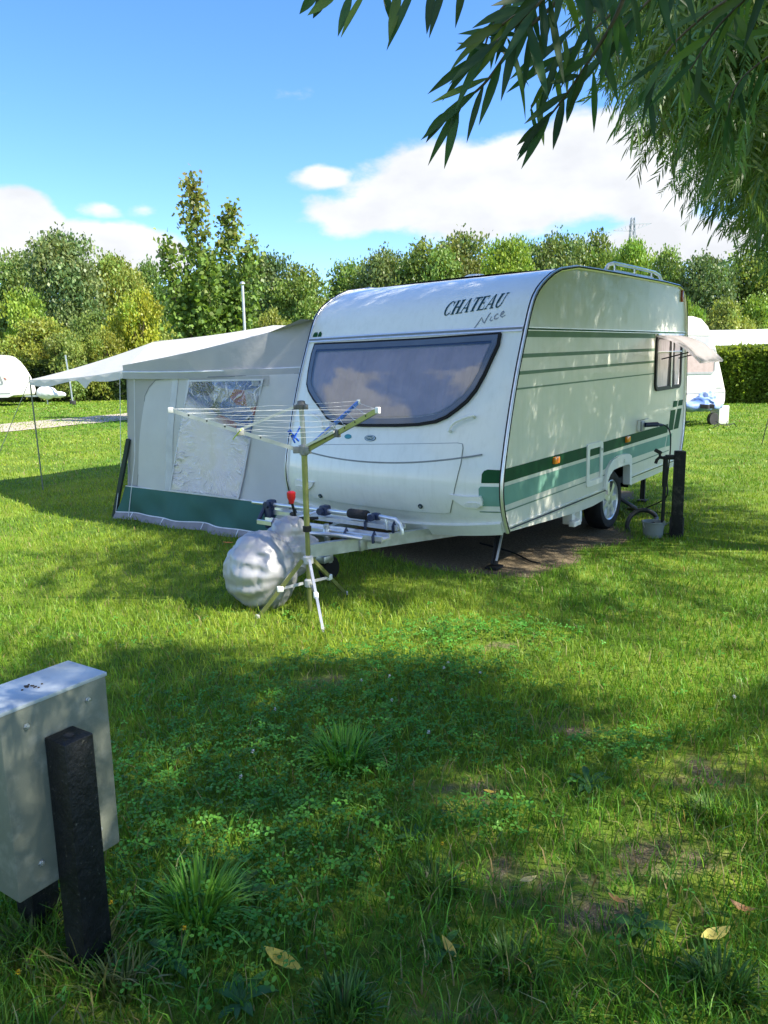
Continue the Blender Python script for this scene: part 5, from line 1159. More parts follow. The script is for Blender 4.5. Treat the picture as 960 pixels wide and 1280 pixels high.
for a_ in [
    ('broad_tree', 'grey green tree at the left edge with the cumulus cloud above it', 'tree', 12, 306, 60, 90, 'round', TM['grey'], GR),
    ('broad_tree', 'tall rounded tree standing highest at far left under the white cumulus', 'tree', 76, 285, 56, 104, 'round2', TM['grey'], GR),
    ('broad_tree', 'olive tree filling the gap between the tall rounded tree and the maple', 'tree', 142, 315, 60, 96, 'wide', TM['olive'], GR),
    ('slim_tree', 'slim dark tree just left of the orange tipped maple', 'tree', 181, 320, 63, 50, 'oval', TM['dark'], GR),
    ('broad_tree', 'green tree showing through and behind the orange tipped maple', 'tree', 262, 322, 66, 90, 'round', TM['dark'], GR),
    ('broad_tree', 'dark green tree immediately right of the grey pole', 'tree', 334, 312, 60, 84, 'round2', TM['dark'], GR),
    ('broad_tree', 'dark tree behind the upper left corner of the large caravan', 'tree', 384, 326, 58, 84, 'round', TM['green'], GR),
    ('broad_tree', 'pointed green tree above the curved front roof of the large caravan', 'tree', 437, 320, 62, 70, 'oval', TM['green'], GR),
    ('broad_tree', 'grey green tree above the middle of the caravan front roof', 'tree', 482, 308, 60, 84, 'round2', TM['grey'], GR),
    ('broad_tree', 'tall green tree left of the mushroom shaped roof vent', 'tree', 530, 292, 58, 96, 'round', TM['green'], GR),
    ('broad_tree', 'tall olive tree over the mushroom shaped roof vent', 'tree', 580, 286, 60, 90, 'round2', TM['olive'], GR),
    ('broad_tree', 'bright yellowish green tree behind the CH of the front lettering', 'tree', 632, 294, 56, 84, 'wide', TM['bright'], GR),
    ('slim_tree', 'slim tree with a spiky tip left of the big notch in the tree line', 'tree', 655, 296, 63, 52, 'oval', TM['green'], GR),
    ('broad_tree', 'tall green tree over the front peak of the caravan side', 'tree', 700, 288, 58, 84, 'round2', TM['green'], GR),
    ('broad_tree', 'full green tree just left of the distant pylon', 'tree', 742, 283, 60, 74, 'round', TM['green'], GR),
    ('broad_tree', 'bright green tree directly below the distant pylon', 'tree', 795, 296, 55, 80, 'wide', TM['bright'], GR),
    ('slim_tree', 'pale slim tree right of the roof rail against the sky', 'tree', 838, 305, 52, 54, 'oval', TM['grey'], GR),
    ('broad_tree', 'dark tree over the sunlit caravan behind hanging willow leaves', 'tree', 882, 315, 50, 90, 'round2', TM['dark'], GR),
    ('broad_tree', 'green tree behind the white chalet roof at the right edge', 'tree', 945, 300, 54, 100, 'round', TM['green'], GR),
    ('broad_tree', 'dark tree standing beyond the right end of the chalet roof', 'tree', 1010, 300, 54, 100, 'wide', TM['dark'], GR),
    ('round_shrub', 'bright green shrub with broad leaves at the far left edge', 'shrub', 24, 360, 47, 92, 'bush', TM['bright'], GS),
    ('round_shrub', 'rusty green shrub above the roof of the left edge caravan', 'shrub', 50, 394, 44, 110, 'bush2', TM['rust'], GS),
    ('round_shrub', 'yellow shrub, the largest and brightest left of the maple', 'shrub', 172, 359, 46, 84, 'bush', TM['yellow'], GS),
    ('round_shrub', 'small yellow bush at the foot of the maple', 'shrub', 214, 400, 44, 44, 'bush2', TM['yellow'], GS),
    ('round_shrub', 'dark green shrub between the rusty shrub and the yellow shrub', 'shrub', 118, 386, 48, 80, 'bush2', TM['dark'], GS),
    ('round_shrub', 'pale grey green bush just above the white canopy corner', 'shrub', 76, 414, 42, 72, 'bush', TM['grey'], GS),
    ('round_shrub', 'rust tinged shrub low under the yellow shrub', 'shrub', 128, 412, 43, 70, 'bush', TM['rust'], GS),
    ('round_shrub', 'olive shrub behind the white canopy peak', 'shrub', 232, 406, 43, 80, 'bush2', TM['olive'], GS),
    ('round_shrub', 'light green shrub to the right of the grey pole', 'shrub', 335, 384, 46, 70, 'bush', TM['olive'], GS),
    ('round_shrub', 'dark shrub at the left end of the far row beside the caravan', 'shrub', -30, 385, 48, 80, 'bush2', TM['green'], GS),
    ('round_shrub', 'yellow green shrub over the top of the sunlit caravan', 'shrub', 858, 368, 36, 60, 'bush', TM['bright'], GS),
    ('round_shrub', 'pale shrub behind the left end of the chalet roof', 'shrub', 905, 372, 47, 80, 'bush2', TM['olive'], GS),
    ('round_shrub', 'yellow tinged shrub above the chalet roof at the right edge', 'shrub', 955, 366, 48, 80, 'bush', TM['bright'], GS)]:
    tree(*a_)
# two further rows so that the wood closes behind
vs_ = []
g = np.random.default_rng(5); parts_ = []
for i in range(90):
    x = -75+150*(i+.5)/90+g.uniform(-1, 1); y = g.uniform(70, 84); parts_.append((x, y))
cm = ARCH['round'][0]; nv = len(cm.vertices); co = np.empty(nv*3); cm.vertices.foreach_get('co', co); co = co.reshape(-1, 3)[::1]
lf = BLEAF; cs_ = []
for x, y in parts_:
    n_ = 900; h = g.uniform(6.5, 9.5); r_ = g.uniform(2, 3.2)
    d_ = g.normal(size=(n_, 3)); d_ /= np.linalg.norm(d_, axis=1)[:, None]
    T = np.stack([x+d_[:, 0]*r_, y+d_[:, 1]*r_, .5+h*.5+d_[:, 2]*h*.5], -1)
    Rm = rot_from(d_+g.normal(size=(n_, 3))*.6, g.uniform(0, 6.28, n_)); col = np.array((.085, .12, .042))[None]*(1+.25*g.normal(size=(n_, 1)))
    cs_.append(scatter(lf, Rm, T, .8*g.uniform(.6, 1.3, n_), np.clip(col, .005, .5)))
v, L_, t_, c_ = merge(cs_)
tag(link('far_woods', mesh_np('far_woods', v, L_, t_, c_), TM['dark']), kind='stuff')
# maple: several leaders, green below and orange at the tips
mu = at_y(246, 205, 25.0); mz = float(gz(mu[0], 25.0)); MH = mu[2]-mz
lead = [(-.28, 1.0, .62), (.78, .885, .60), (1.55, .74, .62), (-.95, .72, .62), (.35, .66, .7), (-.55, .60, .9), (1.1, .55, .8)]
g = np.random.default_rng(77); TT = []; 
mp_ = empty('maple_tree', 'young maple with several upright leaders, green below and orange at its tips', 'tree', (mu[0], 25.0, mz))
mbt = MB(); mbt.tube([(.1, 0, -.05), (.12, 0, 1.0), (.15, 0, 1.9)], [.10, .085, .07], 10); 
for lx, lh, lw in lead:
    ly = g.uniform(-.8, .8); topz = MH*lh; b0 = Vector((.15, 0, g.uniform(1.0, 1.9))); b1 = Vector((lx*.8, ly, topz*.6)); b2 = Vector((lx, ly, topz*.97))
    mbt.tube([b0, b1, b2], [.045, .026, .006], 6)
    nb = int(300*lh*lw*2)
    for _ in range(nb):
        s_ = g.beta(1.6, 1.15); p = b0.lerp(b1, s_/.55) if s_ < .55 else b1.lerp(b2, (s_-.55)/.45)
        rr_ = lw*(1.02-s_)**.55*.82+.10; a_ = g.uniform(0, 6.28); q_ = rr_*math.sqrt(g.uniform(0, 1))
        tz = p.z+q_*.35+g.normal()*.10
        if g.uniform() < .12: mbt.tube([p, (p.x+q_*math.cos(a_), p.y+q_*math.sin(a_), tz)], [.010, .003], 4, cap=False)
        for _k in range(g.integers(3, 7)): TT.append((p.x+q_*math.cos(a_)+g.normal()*.13, p.y+q_*math.sin(a_)+g.normal()*.13, tz+g.normal()*.12))
TT = np.array(TT); TT = TT[TT[:, 2] > .55]; n_ = len(TT); k = np.clip((TT[:, 2]/MH-.60)/.38+.28*g.normal(size=n_), 0, 1)[:, None]
col = np.array((.15, .24, .05))[None]*(1+.25*g.normal(size=(n_, 1))); tipc = np.array((.24, .15, .045))[None]*(1+.3*g.normal(size=(n_, 1)))
col = np.clip(col*(1-k*.5)+tipc*k*.5, .004, .6)
dr_ = g.normal(size=(n_, 3)); dr_[:, 2] -= .5
MLEAF = Tmpl([(0, 0, 0), (.22, .10, .02), (.52, .42, .05), (.24, .62, 0), (0, 1, -.06), (-.24, .62, 0), (-.52, .42, .05), (-.22, .10, .02)], [(0, 1, 2, 3), (0, 3, 4, 5), (0, 5, 6, 7)])
v, L_, t_, c_ = scatter(MLEAF, rot_from(dr_, g.uniform(0, 6.28, n_)), TT, g.uniform(.10, .19, n_), col)
link('crown', mesh_np('maple_crown', v, L_, t_, c_), leafmat('maple leaf', (1, 1, 1), .35), mp_)
mbt.build('trunk', bark, mp_)
# ------------------------------------------------------------------ hedges
def hedge(name, label, p0, p1, depth, h, size, n_, base, seed, tm):
    g = np.random.default_rng(seed); p0 = np.array(p0); p1 = np.array(p1); Lh = np.linalg.norm(p1-p0); ux = (p1-p0)/Lh; nx_ = np.array([-ux[1], ux[0]])
    face = g.choice(4, n_, p=[.52, .34, .10, .04]); s_ = g.uniform(0, Lh, n_); w_ = g.uniform(0, depth, n_); z_ = g.uniform(0, h, n_)
    bulge = .07*np.sin(s_*1.9)+.05*np.sin(s_*4.7+z_*2.3)+.06*g.normal(size=n_)
    w_ = np.where(face == 0, bulge-.06*(z_/h-.5), w_); z_ = np.where(face == 1, h+.05*np.sin(s_*2.3)+.06*g.normal(size=n_), z_); w_ = np.where(face == 2, depth, w_); s_ = np.where(face == 3, Lh*g.integers(0, 2, n_), s_)
    xy = p0[None]+ux[None]*s_[:, None]+nx_[None]*w_[:, None]; T = np.column_stack([xy, z_+gz(xy[:, 0], xy[:, 1])])
    d_ = np.where((face == 1)[:, None], [[0, 0, 1.0]], np.column_stack([-nx_[0]*np.ones(n_), -nx_[1]*np.ones(n_), .3*np.ones(n_)]))+g.normal(size=(n_, 3))*.75
    new = np.clip((z_-h*.82)/(h*.2), 0, 1)*g.uniform(.3, 1, n_)
    col = np.array(base)[None]*(1+.3*g.normal(size=(n_, 1))); col = col*(1-new[:, None])+np.array((.21, .27, .05))[None]*new[:, None]
    v, L_, t_, c_ = scatter(LEAF, rot_from(d_, g.uniform(0, 6.28, n_)), T, size*g.uniform(.6, 1.3, n_), np.clip(col, .004, .6))
    o = empty(name, label, 'hedge', (0, 0, 0))
    link('foliage', mesh_np(name, v, L_, t_, c_), tm, o)
    mb = MB(); q_ = lambda s1, w1, z1: (p0[0]+ux[0]*s1+nx_[0]*w1, p0[1]+ux[1]*s1+nx_[1]*w1, z1+float(gz(*(p0+ux*s1+nx_*w1))))
    vs = [q_(a_, b_, c_) for a_ in (.1, Lh-.1) for b_ in (.25, depth-.25) for c_ in (0, h-.22)]
    mb.add(vs, [(0, 1, 3, 2), (4, 6, 7, 5), (0, 4, 5, 1), (2, 3, 7, 6), (1, 5, 7, 3)]); mb.build('branches', mat('dark hedge twigs', (.055, .08, .022), .95, 0, .5, 20, .6, 20), o, smooth=False)
    return o
hr = ground(893, 502.5); hr2 = ground(1120, 505)
ht = at_y(930, 439, hr[1])[2]-float(gz(hr[0], hr[1]))
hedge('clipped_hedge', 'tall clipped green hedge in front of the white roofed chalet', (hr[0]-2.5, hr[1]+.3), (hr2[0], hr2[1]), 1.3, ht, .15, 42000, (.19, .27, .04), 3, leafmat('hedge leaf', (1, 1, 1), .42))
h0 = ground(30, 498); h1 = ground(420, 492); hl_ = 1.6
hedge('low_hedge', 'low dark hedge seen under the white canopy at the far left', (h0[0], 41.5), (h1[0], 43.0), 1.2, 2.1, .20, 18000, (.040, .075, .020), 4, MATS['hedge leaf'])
q_ = ground(90, 497); q_ = at_y(89, 480, 38.0)
o = empty('small_post', 'thin pale post in front of the low dark hedge', 'post', (q_[0], 38.0, float(gz(q_[0], 38))))
mb = MB(); mb.tube([(0, 0, 0), (-.05, 0, 1.0), (-.16, 0, 2.4)], .04, 8); mb.build('shaft', steel, o); mb = MB(); mb.box((0, 0, .1), (.25, .2, .2), bev=.03); mb.build('foot', dark, o)
# ------------------------------------------------------------------ the lawn's grass
def col_of(base, n_, g, v=.22): 
    c_ = np.array(base)[None]*(1+v*g.normal(size=(n_, 1))); h = g.normal(0, .12, (n_, 1)); c_[:, 0:1] *= 1+h; return np.clip(c_, .004, .5)
def blades(x, y, h, w, lean, g, cols, z0=None):
    """grass blades: two bent segments each"""
    n_ = len(x); a_ = g.uniform(0, 2*math.pi, n_); b_ = g.uniform(0, 2*math.pi, n_)
    z = gz(x, y) if z0 is None else z0
    B = np.column_stack([x, y, z-.004]); sd = np.column_stack([np.cos(b_), np.sin(b_), np.zeros(n_)])*(w/2)[:, None]
    ld = np.column_stack([np.cos(a_), np.sin(a_), np.zeros(n_)])
    M_ = B+ld*(h*lean*.33)[:, None]+np.column_stack([0*h, 0*h, h*.60]); Tp = B+ld*(h*lean)[:, None]+np.column_stack([0*h, 0*h, h*np.sqrt(np.clip(1-(lean*.75)**2, .15, 1))])
    V = np.stack([B-sd, B+sd, M_+sd*.75, M_-sd*.75, Tp], 1).reshape(-1, 3)
    base_i = np.arange(n_)[:, None]*5
    L_ = (np.array([0, 1, 2, 3, 3, 2, 4])[None]+base_i).ravel(); t_ = np.tile([4, 3], n_)
    return V, L_, t_, np.repeat(cols, 5, 0)
g = np.random.default_rng(21)
def noise2(x, y, s, seed=0):
    r_ = np.random.default_rng(seed); o = 0
    for k in range(6):
        a_ = r_.uniform(0, 6.28); f = s*r_.uniform(.6, 1.9); o = o+np.sin((x*math.cos(a_)+y*math.sin(a_))*f+r_.uniform(0, 6.28))
    return o/6
CLOV = [(-.25, 3.35, .75, .55), (-.75, 2.75, .55, .5), (-.45, 2.5, .4, .35), (1.02, 3.08, .25, .15), (.02, 4.0, .6, .3), (.55, 4.55, .5, .25), (-.2, 2.95, .35, .3), (-.5, 2.15, .3, .3), (.35, 2.55, .18, .12)]
def clovmask(x, y):
    m_ = np.zeros(np.shape(x))
    for a, b, rx, ry in CLOV: m_ = np.maximum(m_, np.clip(1.5-np.hypot((x-a)/rx, (y-b)/ry), 0, 1))
    return m_
def in_view(x, y, pad=60):
    u, v, z = project(np.column_stack([x, y, gz(x, y)+.03])); core = (u > -pad) & (u < 960+pad) & (v < 1280+pad*1.6) & (z > .3)
    return core | ((u > -900) & (u < 1860) & (v < 1500) & (z > .3) & (np.random.default_rng(len(x)).uniform(size=len(x)) < .38))
parts_ = []
for y0, y1, dens, hm, wm in ((1.35, 2.6, 5600, .074, .0046), (2.6, 3.8, 4200, .068, .0048), (3.8, 5.5, 2900, .056, .0052), (5.5, 8, 1900, .047, .0058), (8, 12, 900, .045, .0085), (12, 18, 420, .045, .013), (18, 30, 150, .05, .026), (30, 46, 60, .055, .05)):
    hw_ = .56*y1+min(4.0, .9+.35*y1); n_ = int(dens*(y1-y0)*2*hw_); x = g.uniform(-hw_, hw_, n_); y = g.uniform(y0, y1, n_)
    keep = in_view(x, y); x, y = x[keep], y[keep]
    sm_ = soilmask(x, y); um = undermask(x, y); cl_ = clovmask(x, y)
    pk = g.uniform(size=len(x)); keep = (pk > np.clip(sm_*.6, 0, .6)) & (g.uniform(size=len(x)) > um*1.02) & (g.uniform(size=len(x)) > cl_*.35)
    u_, v_ = _car_local(x, y)
    x, y = x[keep], y[keep]; n_ = len(x)
    if y0 > 20:       # keep the path clear
        pu, pv, _ = project(np.column_stack([x, y, gz(x, y)]))
        vn = np.interp(pu, [-330, -120, 0, 158, 300, 420], [573, 552, 541, 525.5, 511, 502]); vf = np.interp(pu, [-330, -120, 0, 158, 300, 420], [556, 540, 531, 517, 504.5, 497])
        kk = ~((pv < vn+.5) & (pv > vf-.5) & (pu < 420)); x, y = x[kk], y[kk]; n_ = len(x)
    pat = noise2(x, y, 1.3, 3); fine = noise2(x, y, 7.0, 5); long_ = np.clip(noise2(x, y, 3.2, 9)*1.6, -.3, 1)
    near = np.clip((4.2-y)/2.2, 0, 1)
    h = hm*(1+.28*g.normal(size=n_)+.25*fine+near*.55*long_); h = np.clip(h, .015, .19)
    lean = np.clip(.35+.3*np.abs(g.normal(size=n_)), 0, 1.25); w = wm*g.uniform(.65, 1.25, n_)
    c_ = col_of((.115, .25, .020), n_, g)
    k = np.clip(.38+pat*.75+.2*g.normal(size=n_), 0, 1)[:, None]; c_ = c_*(1-k)+col_of((.26, .34, .028), n_, g)*k           # fresher, yellower patches
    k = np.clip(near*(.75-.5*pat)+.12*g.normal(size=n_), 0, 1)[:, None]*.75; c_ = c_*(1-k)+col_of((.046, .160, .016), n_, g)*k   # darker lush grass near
    dry = (g.uniform(size=n_) < (.05+.30*np.clip(soilmask(x, y), 0, 1)+.10*np.clip(fine, 0, 1)*np.clip(noise2(x, y, 2.1, 12), 0, 1)))[:, None]; c_ = np.where(dry, col_of((.27, .22, .10), n_, g), c_)
    c_ = c_*(1+.22*g.normal(size=(n_, 1))*near[:, None]); fresh = ((g.uniform(size=n_) < .14) & (near > .1))[:, None]; c_ = np.clip(np.where(fresh, col_of((.14, .34, .03), n_, g), c_), .004, .5)
    parts_.append(blades(x, y, h, w, lean, g, c_))
v, L_, t_, c_ = merge(parts_); NB = len(t_)//2
tag(link('grass', mesh_np('grass', v, L_, t_, c_), leafmat('grass blade', (1, 1, 1), .30, .45, .3)), kind='stuff')
# clover and small broad-leaved weeds
LFT = []
for k in range(3):
    a_ = 2*math.pi*k/3; c_, s_ = math.cos(a_), math.sin(a_)
    for px_, py_, pz_ in ((0, .05, 0), (.30, .50, .10), (.22, .92, .04), (0, .98, .0), (-.22, .92, .04), (-.30, .50, .10)): LFT.append((px_*c_-py_*s_, px_*s_+py_*c_, pz_))
CLT = Tmpl(LFT, [tuple(range(6*k, 6*k+4))+() for k in range(3)]+[(6*k, 6*k+3, 6*k+4, 6*k+5) for k in range(3)])
n_ = 30000; x = g.uniform(-2.6, 2.6, n_); y = g.uniform(1.4, 5.2, n_)
m_ = clovmask(x, y); kk = (g.uniform(size=n_) < m_*1.0+.035) & in_view(x, y) & (soilmask(x, y) < .6); x, y, m_ = x[kk], y[kk], m_[kk]; n_ = len(x)
hh_ = g.uniform(.028, .060, n_)+m_*g.uniform(0, .035, n_); T = np.column_stack([x, y, gz(x, y)+hh_])
up_ = np.column_stack([g.normal(0, .33, n_), g.normal(0, .33, n_), np.ones(n_)]); up_ /= np.linalg.norm(up_, axis=1)[:, None]
a_ = g.uniform(0, 6.28, n_); x1 = np.column_stack([np.cos(a_), np.sin(a_), 0*a_]); x1 -= up_*np.sum(x1*up_, 1)[:, None]; x1 /= np.linalg.norm(x1, axis=1)[:, None]; y1 = np.cross(up_, x1)
cc_ = col_of((.075, .235, .030), n_, g, .22)
pa = scatter(CLT, np.stack([x1, y1, up_], 2), T, g.uniform(.013, .023, n_), cc_)
pb = blades(x, y, hh_, np.full(n_, .0016), np.full(n_, .05), g, cc_)
v, L_, t_, c_ = merge([pa, pb])
tag(link('clover', mesh_np('clover', v, L_, t_, c_), leafmat('clover leaf', (1, 1, 1), .28, .5, .3)), kind='stuff')
# coarse tufts
gm = leafmat('tuft blade', (1, 1, 1), .30, .4, .35)
def tuft(label, u, v, h, r_, n_, base, seed):
    p = ground(u, v); g = np.random.default_rng(seed); a_ = g.uniform(0, 6.28, n_); q_ = r_*.28*np.sqrt(g.uniform(0, 1, n_)); L = h*g.uniform(.55, 1.15, n_); out_ = np.clip(.35+.45*g.uniform(size=n_)+.2*g.normal(size=n_), .05, 1.0)
    b_ = np.column_stack([q_*np.cos(a_), q_*np.sin(a_), np.full(n_, -.005)]); d_ = np.column_stack([np.cos(a_), np.sin(a_), 0*a_]); sd = np.column_stack([-np.sin(a_), np.cos(a_), 0*a_])*(.0024*g.uniform(.7, 1.7, n_))[:, None]
    V = []
    for t in (0, .35, .7, 1.0):
        c_ = b_+d_*(L*out_*t**1.25)[:, None]+np.column_stack([0*L, 0*L, L*(t*1.05-out_*.75*t*t)]); wd = 1 if t == 0 else (1.05 if t < .5 else (.75 if t < .9 else .06)); V += [c_-sd*wd, c_+sd*wd]
    V = np.stack(V, 1).reshape(-1, 3); i0 = np.arange(n_)[:, None]*8
    L_ = (np.array([0, 1, 3, 2, 2, 3, 5, 4, 4, 5, 7, 6])[None]+i0).ravel()
    o = link('grass_tuft', mesh_np('grass_tuft', V, L_, np.full(n_*3, 4), np.repeat(col_of(base, n_, g, .25), 8, 0)), gm); o.location = tuple(p)
    tag(o, label, 'grass tuft', 'coarse grass tufts in the foreground')
tuft('largest coarse grass tuft, spraying out right of the black cabinet post', 250, 1150, .19, .26, 330, (.13, .30, .03), 1)
tuft('broad bladed pale grass tuft among the clover in mid lawn', 430, 955, .19, .34, 360, (.13, .31, .03), 2)
tuft('small grass tuft at the right end of the bare soil, near the bottom', 890, 1020, .10, .22, 150, (.09, .18, .035), 3)
tuft('low grass tuft in the middle of the foreground just left of the bare soil', 545, 1110, .095, .24, 160, (.09, .19, .035), 4)
tuft('dark grass tuft in the bottom right corner', 900, 1240, .11, .26, 190, (.065, .15, .03), 5)
tuft('thin grass tuft at the foot of the black cabinet post', 150, 1240, .13, .2, 90, (.14, .18, .05), 6)
tuft('spreading green tuft at the bottom centre edge', 430, 1265, .10, .24, 170, (.065, .15, .03), 7)
tuft('short green tuft between the two yellow leaves near the bottom', 640, 1215, .10, .24, 160, (.08, .17, .03), 8)
# broad leaves (dock, dandelion): rosettes
def rosette(label, u, v, r_, k, seed, col=(.05, .14, .04)):
    p = ground(u, v); g = random.Random(seed); mb = MB()
    for i in range(k):
        a_ = 2*math.pi*i/k+g.uniform(-.3, .3); L = r_*g.uniform(.7, 1.15); w_ = L*g.uniform(.13, .18); ris = g.uniform(.35, .8)
        pts = [(t*L, ris*L*t*(1.35-t)) for t in (0, .25, .5, .75, 1)]; ws = (.15, .75, 1, .7, .04); vs = []
        for (q_, z_), ww in zip(pts, ws):
            for s_ in (-1, 0, 1): vs.append((q_*math.cos(a_)-s_*w_*ww*math.sin(a_), q_*math.sin(a_)+s_*w_*ww*math.cos(a_), z_+abs(s_)*w_*.25+.01))
        mb.add(vs, [(3*j+s_, 3*j+s_+1, 3*j+s_+4, 3*j+s_+3) for j in range(4) for s_ in (0, 1)])
    o = mb.build('weed_rosette', None, None, fix=False); a = o.data.color_attributes.new('Col', 'FLOAT_COLOR', 'POINT')
    for d_ in a.data: d_.color = (col[0]*g.uniform(.8, 1.2), col[1]*g.uniform(.85, 1.15), col[2], 1)
    o.data.materials.append(MATS['clover leaf']); o.location = tuple(p); tag(o, label, 'weed', 'broad leaved weeds in the lawn')
rosette('broad leaved weed right beside the largest grass tuft', 295, 1120, .12, 8, 1, (.075, .17, .035))
rosette('broad leaved weed below the black post at the lower left', 215, 1205, .11, 7, 2)
rosette('small weed just left of the pale fallen leaf', 800, 1165, .09, 8, 3)
rosette('weed with upright leaves at the lower centre', 555, 1190, .08, 6, 4, (.07, .17, .04))
rosette('low weed in front of the leftmost yellow leaf', 300, 1260, .10, 8, 5)
rosette('weed beside the bare soil, upper right of it', 735, 985, .10, 8, 6)
rosette('small weed left of the bare soil in the middle', 520, 1050, .08, 7, 7)
# fallen leaves
def fallen(label, u, v, L, rz, col, tilt=.15, curl=.15):
    p = ground(u, v, .035); mb = MB(); vs = []
    for t, ww in ((0, .05), (.15, .55), (.4, 1), (.65, .85), (.85, .45), (1, .03)):
        for s_ in (-1, 0, 1): vs.append(((t-.5)*L, s_*ww*L*.16, curl*L*(2*t-1)**2*.6+abs(s_)*ww*L*.05))
    mb.add(vs, [(3*j+s_, 3*j+s_+1, 3*j+s_+4, 3*j+s_+3) for j in range(5) for s_ in (0, 1)])
    o = mb.build('fallen_leaf', mat('fallen leaf %.2f %.2f' % col[:2], col, .6, 0, .25, 60, 0), None, fix=False); o.location = tuple(p); o.rotation_euler = (tilt, tilt*.7, R(rz)); tag(o, label, 'fallen leaf', 'fallen willow leaves on the grass')
yl = (.55, .40, .05)
fallen('large yellow fallen leaf at bottom left of centre', 355, 1215, .135, -32, yl)
fallen('small curled yellow leaf near the bottom centre', 563, 1200, .075, -60, (.50, .36, .06), .4, .4)
fallen('large dull yellow leaf at the lower right', 893, 1182, .125, 28, (.34, .30, .07))
fallen('upright brownish yellow leaf at the right, above the bare soil', 847, 987, .085, 80, (.45, .31, .09), .9)
fallen('tiny yellow leaf on the bare soil in the middle', 612, 1000, .05, -10, (.50, .34, .05))
fallen('orange brown leaf on the bare soil near the right', 770, 1137, .055, -35, (.34, .17, .05), .3, .3)
fallen('white grey leaf standing beside the broad weed at right', 882, 1155, .06, 75, (.62, .62, .56), .8)
fallen('brown curled leaf in the lower right corner', 925, 1148, .075, -20, (.26, .13, .05), .3, .5)
fallen('pale straw leaf lying left of the bare soil', 660, 1112, .07, 30, (.40, .34, .14))
fallen('orange leaf lying under the green skirt of the awning', 285, 683, .11, 10, (.55, .18, .04))
# clover flowers, small yellow flowers
def flower(label, u, v, r_, m__, grp, cat, name, h=.07):
    p = ground(u, v); o = empty(name, label, cat, tuple(p), 0, grp); mb = MB(); g = random.Random(int(u*7+v))
    for i in range(26):
        th = g.uniform(0, 6.28); ph = math.acos(g.uniform(-.5, 1)); d_ = Vector((math.sin(ph)*math.cos(th), math.sin(ph)*math.sin(th), math.cos(ph)*.9)); t_ = d_.cross(Vector((.3, .5, .8))).normalized()*r_*.22
        c_ = Vector((0, 0, h)); mb.add([c_+d_*r_*.3-t_, c_+d_*r_*.3+t_, c_+d_*r_], [(0, 1, 2)])
    mb.build('bloom', m__, o, smooth=False, fix=False); mb = MB(); mb.tube([(0, 0, -.01), (0, 0, h)], .0011, 5); mb.build('stalk', mat('green stalk', (.06, .12, .03), .6), o)
wf = mat('white petals', (.72, .70, .66), .7); yf = mat('yellow petals', (.70, .46, .01), .6)
for u, v in ((317, 960), (302, 993), (452, 868), (490, 893), (487, 862), (600, 858), (560, 845), (917, 889), (555, 851), (536, 935), (345, 905)): flower('white clover flower standing in the lawn', u, v, .013, wf, 'white clover flowers in the lawn', 'clover flower', 'clover_flower', .075)
for u, v in ((18, 1132), (39, 1138), (78, 1145), (142, 1162), (27, 1252), (553, 1085), (233, 1195)): flower('tiny yellow wild flower in the grass', u, v, .010, yf, 'yellow flowers in the grass', 'flower', 'yellow_flower', .09)
# long thin stems round the cabinet post
tuft('dry seeding grass stems around the base of the black cabinet post', 112, 1225, .17, .34, 70, (.20, .20, .07), 12)
tuft('rank pale grass beneath the left edge of the cabinet', 40, 1190, .14, .3, 130, (.12, .16, .05), 13)
# ------------------------------------------------------------------ willows
def frond(L, k, lw, ll, seed, droop=.8):
    """a hanging willow twig: stem along +Y bending to -Z, narrow leaves either side"""
    g = random.Random(seed); vs, fs = [], []
    def pt(t): return np.array([.04*L*math.sin(t*3+seed), L*t*(1-.25*droop*t), -L*.55*droop*t*t])
    N_ = 7
    for i in range(N_+1):
        c_ = pt(i/N_); w_ = .0022*(1-.7*i/N_); vs += [c_+[w_, 0, 0], c_-[w_, 0, 0]]
    fs += [(2*i, 2*i+1, 2*i+3, 2*i+2) for i in range(N_)]
    for i in range(k):
        t = .10+.90*(i+g.uniform(-.3, .3))/k; b_ = pt(t); tg = pt(min(1, t+.05))-pt(max(0, t-.05)); tg /= np.linalg.norm(tg)
        sd = 1 if i % 2 else -1; sp = g.uniform(.45, .95); d_ = tg*math.cos(sp)+np.array([sd*math.sin(sp), 0, -.30*g.uniform(.2, 1.5)]); d_ /= np.linalg.norm(d_)
        nrm = np.array([g.uniform(-.4, .4), g.uniform(-.4, .4), 1.0]); w_ = np.cross(d_, nrm); w_ /= np.linalg.norm(w_); l_ = ll*g.uniform(.7, 1.15); q_ = lw*g.uniform(.8, 1.15); dn_ = np.array([0, 0, -1.0])
        o = len(vs)
        for tt, ww, cv_ in ((0, .12, 0), (.28, .85, .01), (.62, .85, .05), (1, .05, .14)): c_ = b_+d_*l_*tt+dn_*l_*cv_; vs += [c_+w_*q_*ww/2, c_-w_*q_*ww/2]
        fs += [(o, o+1, o+3, o+2), (o+2, o+3, o+5, o+4), (o+4, o+5, o+7, o+6)]
    return Tmpl(vs, fs)
FR = [frond(.50, 26, .0125, .092, s_, d_) for s_, d_ in ((1, .6), (2, .9), (3, 1.2), (4, .4), (5, 1.0))]
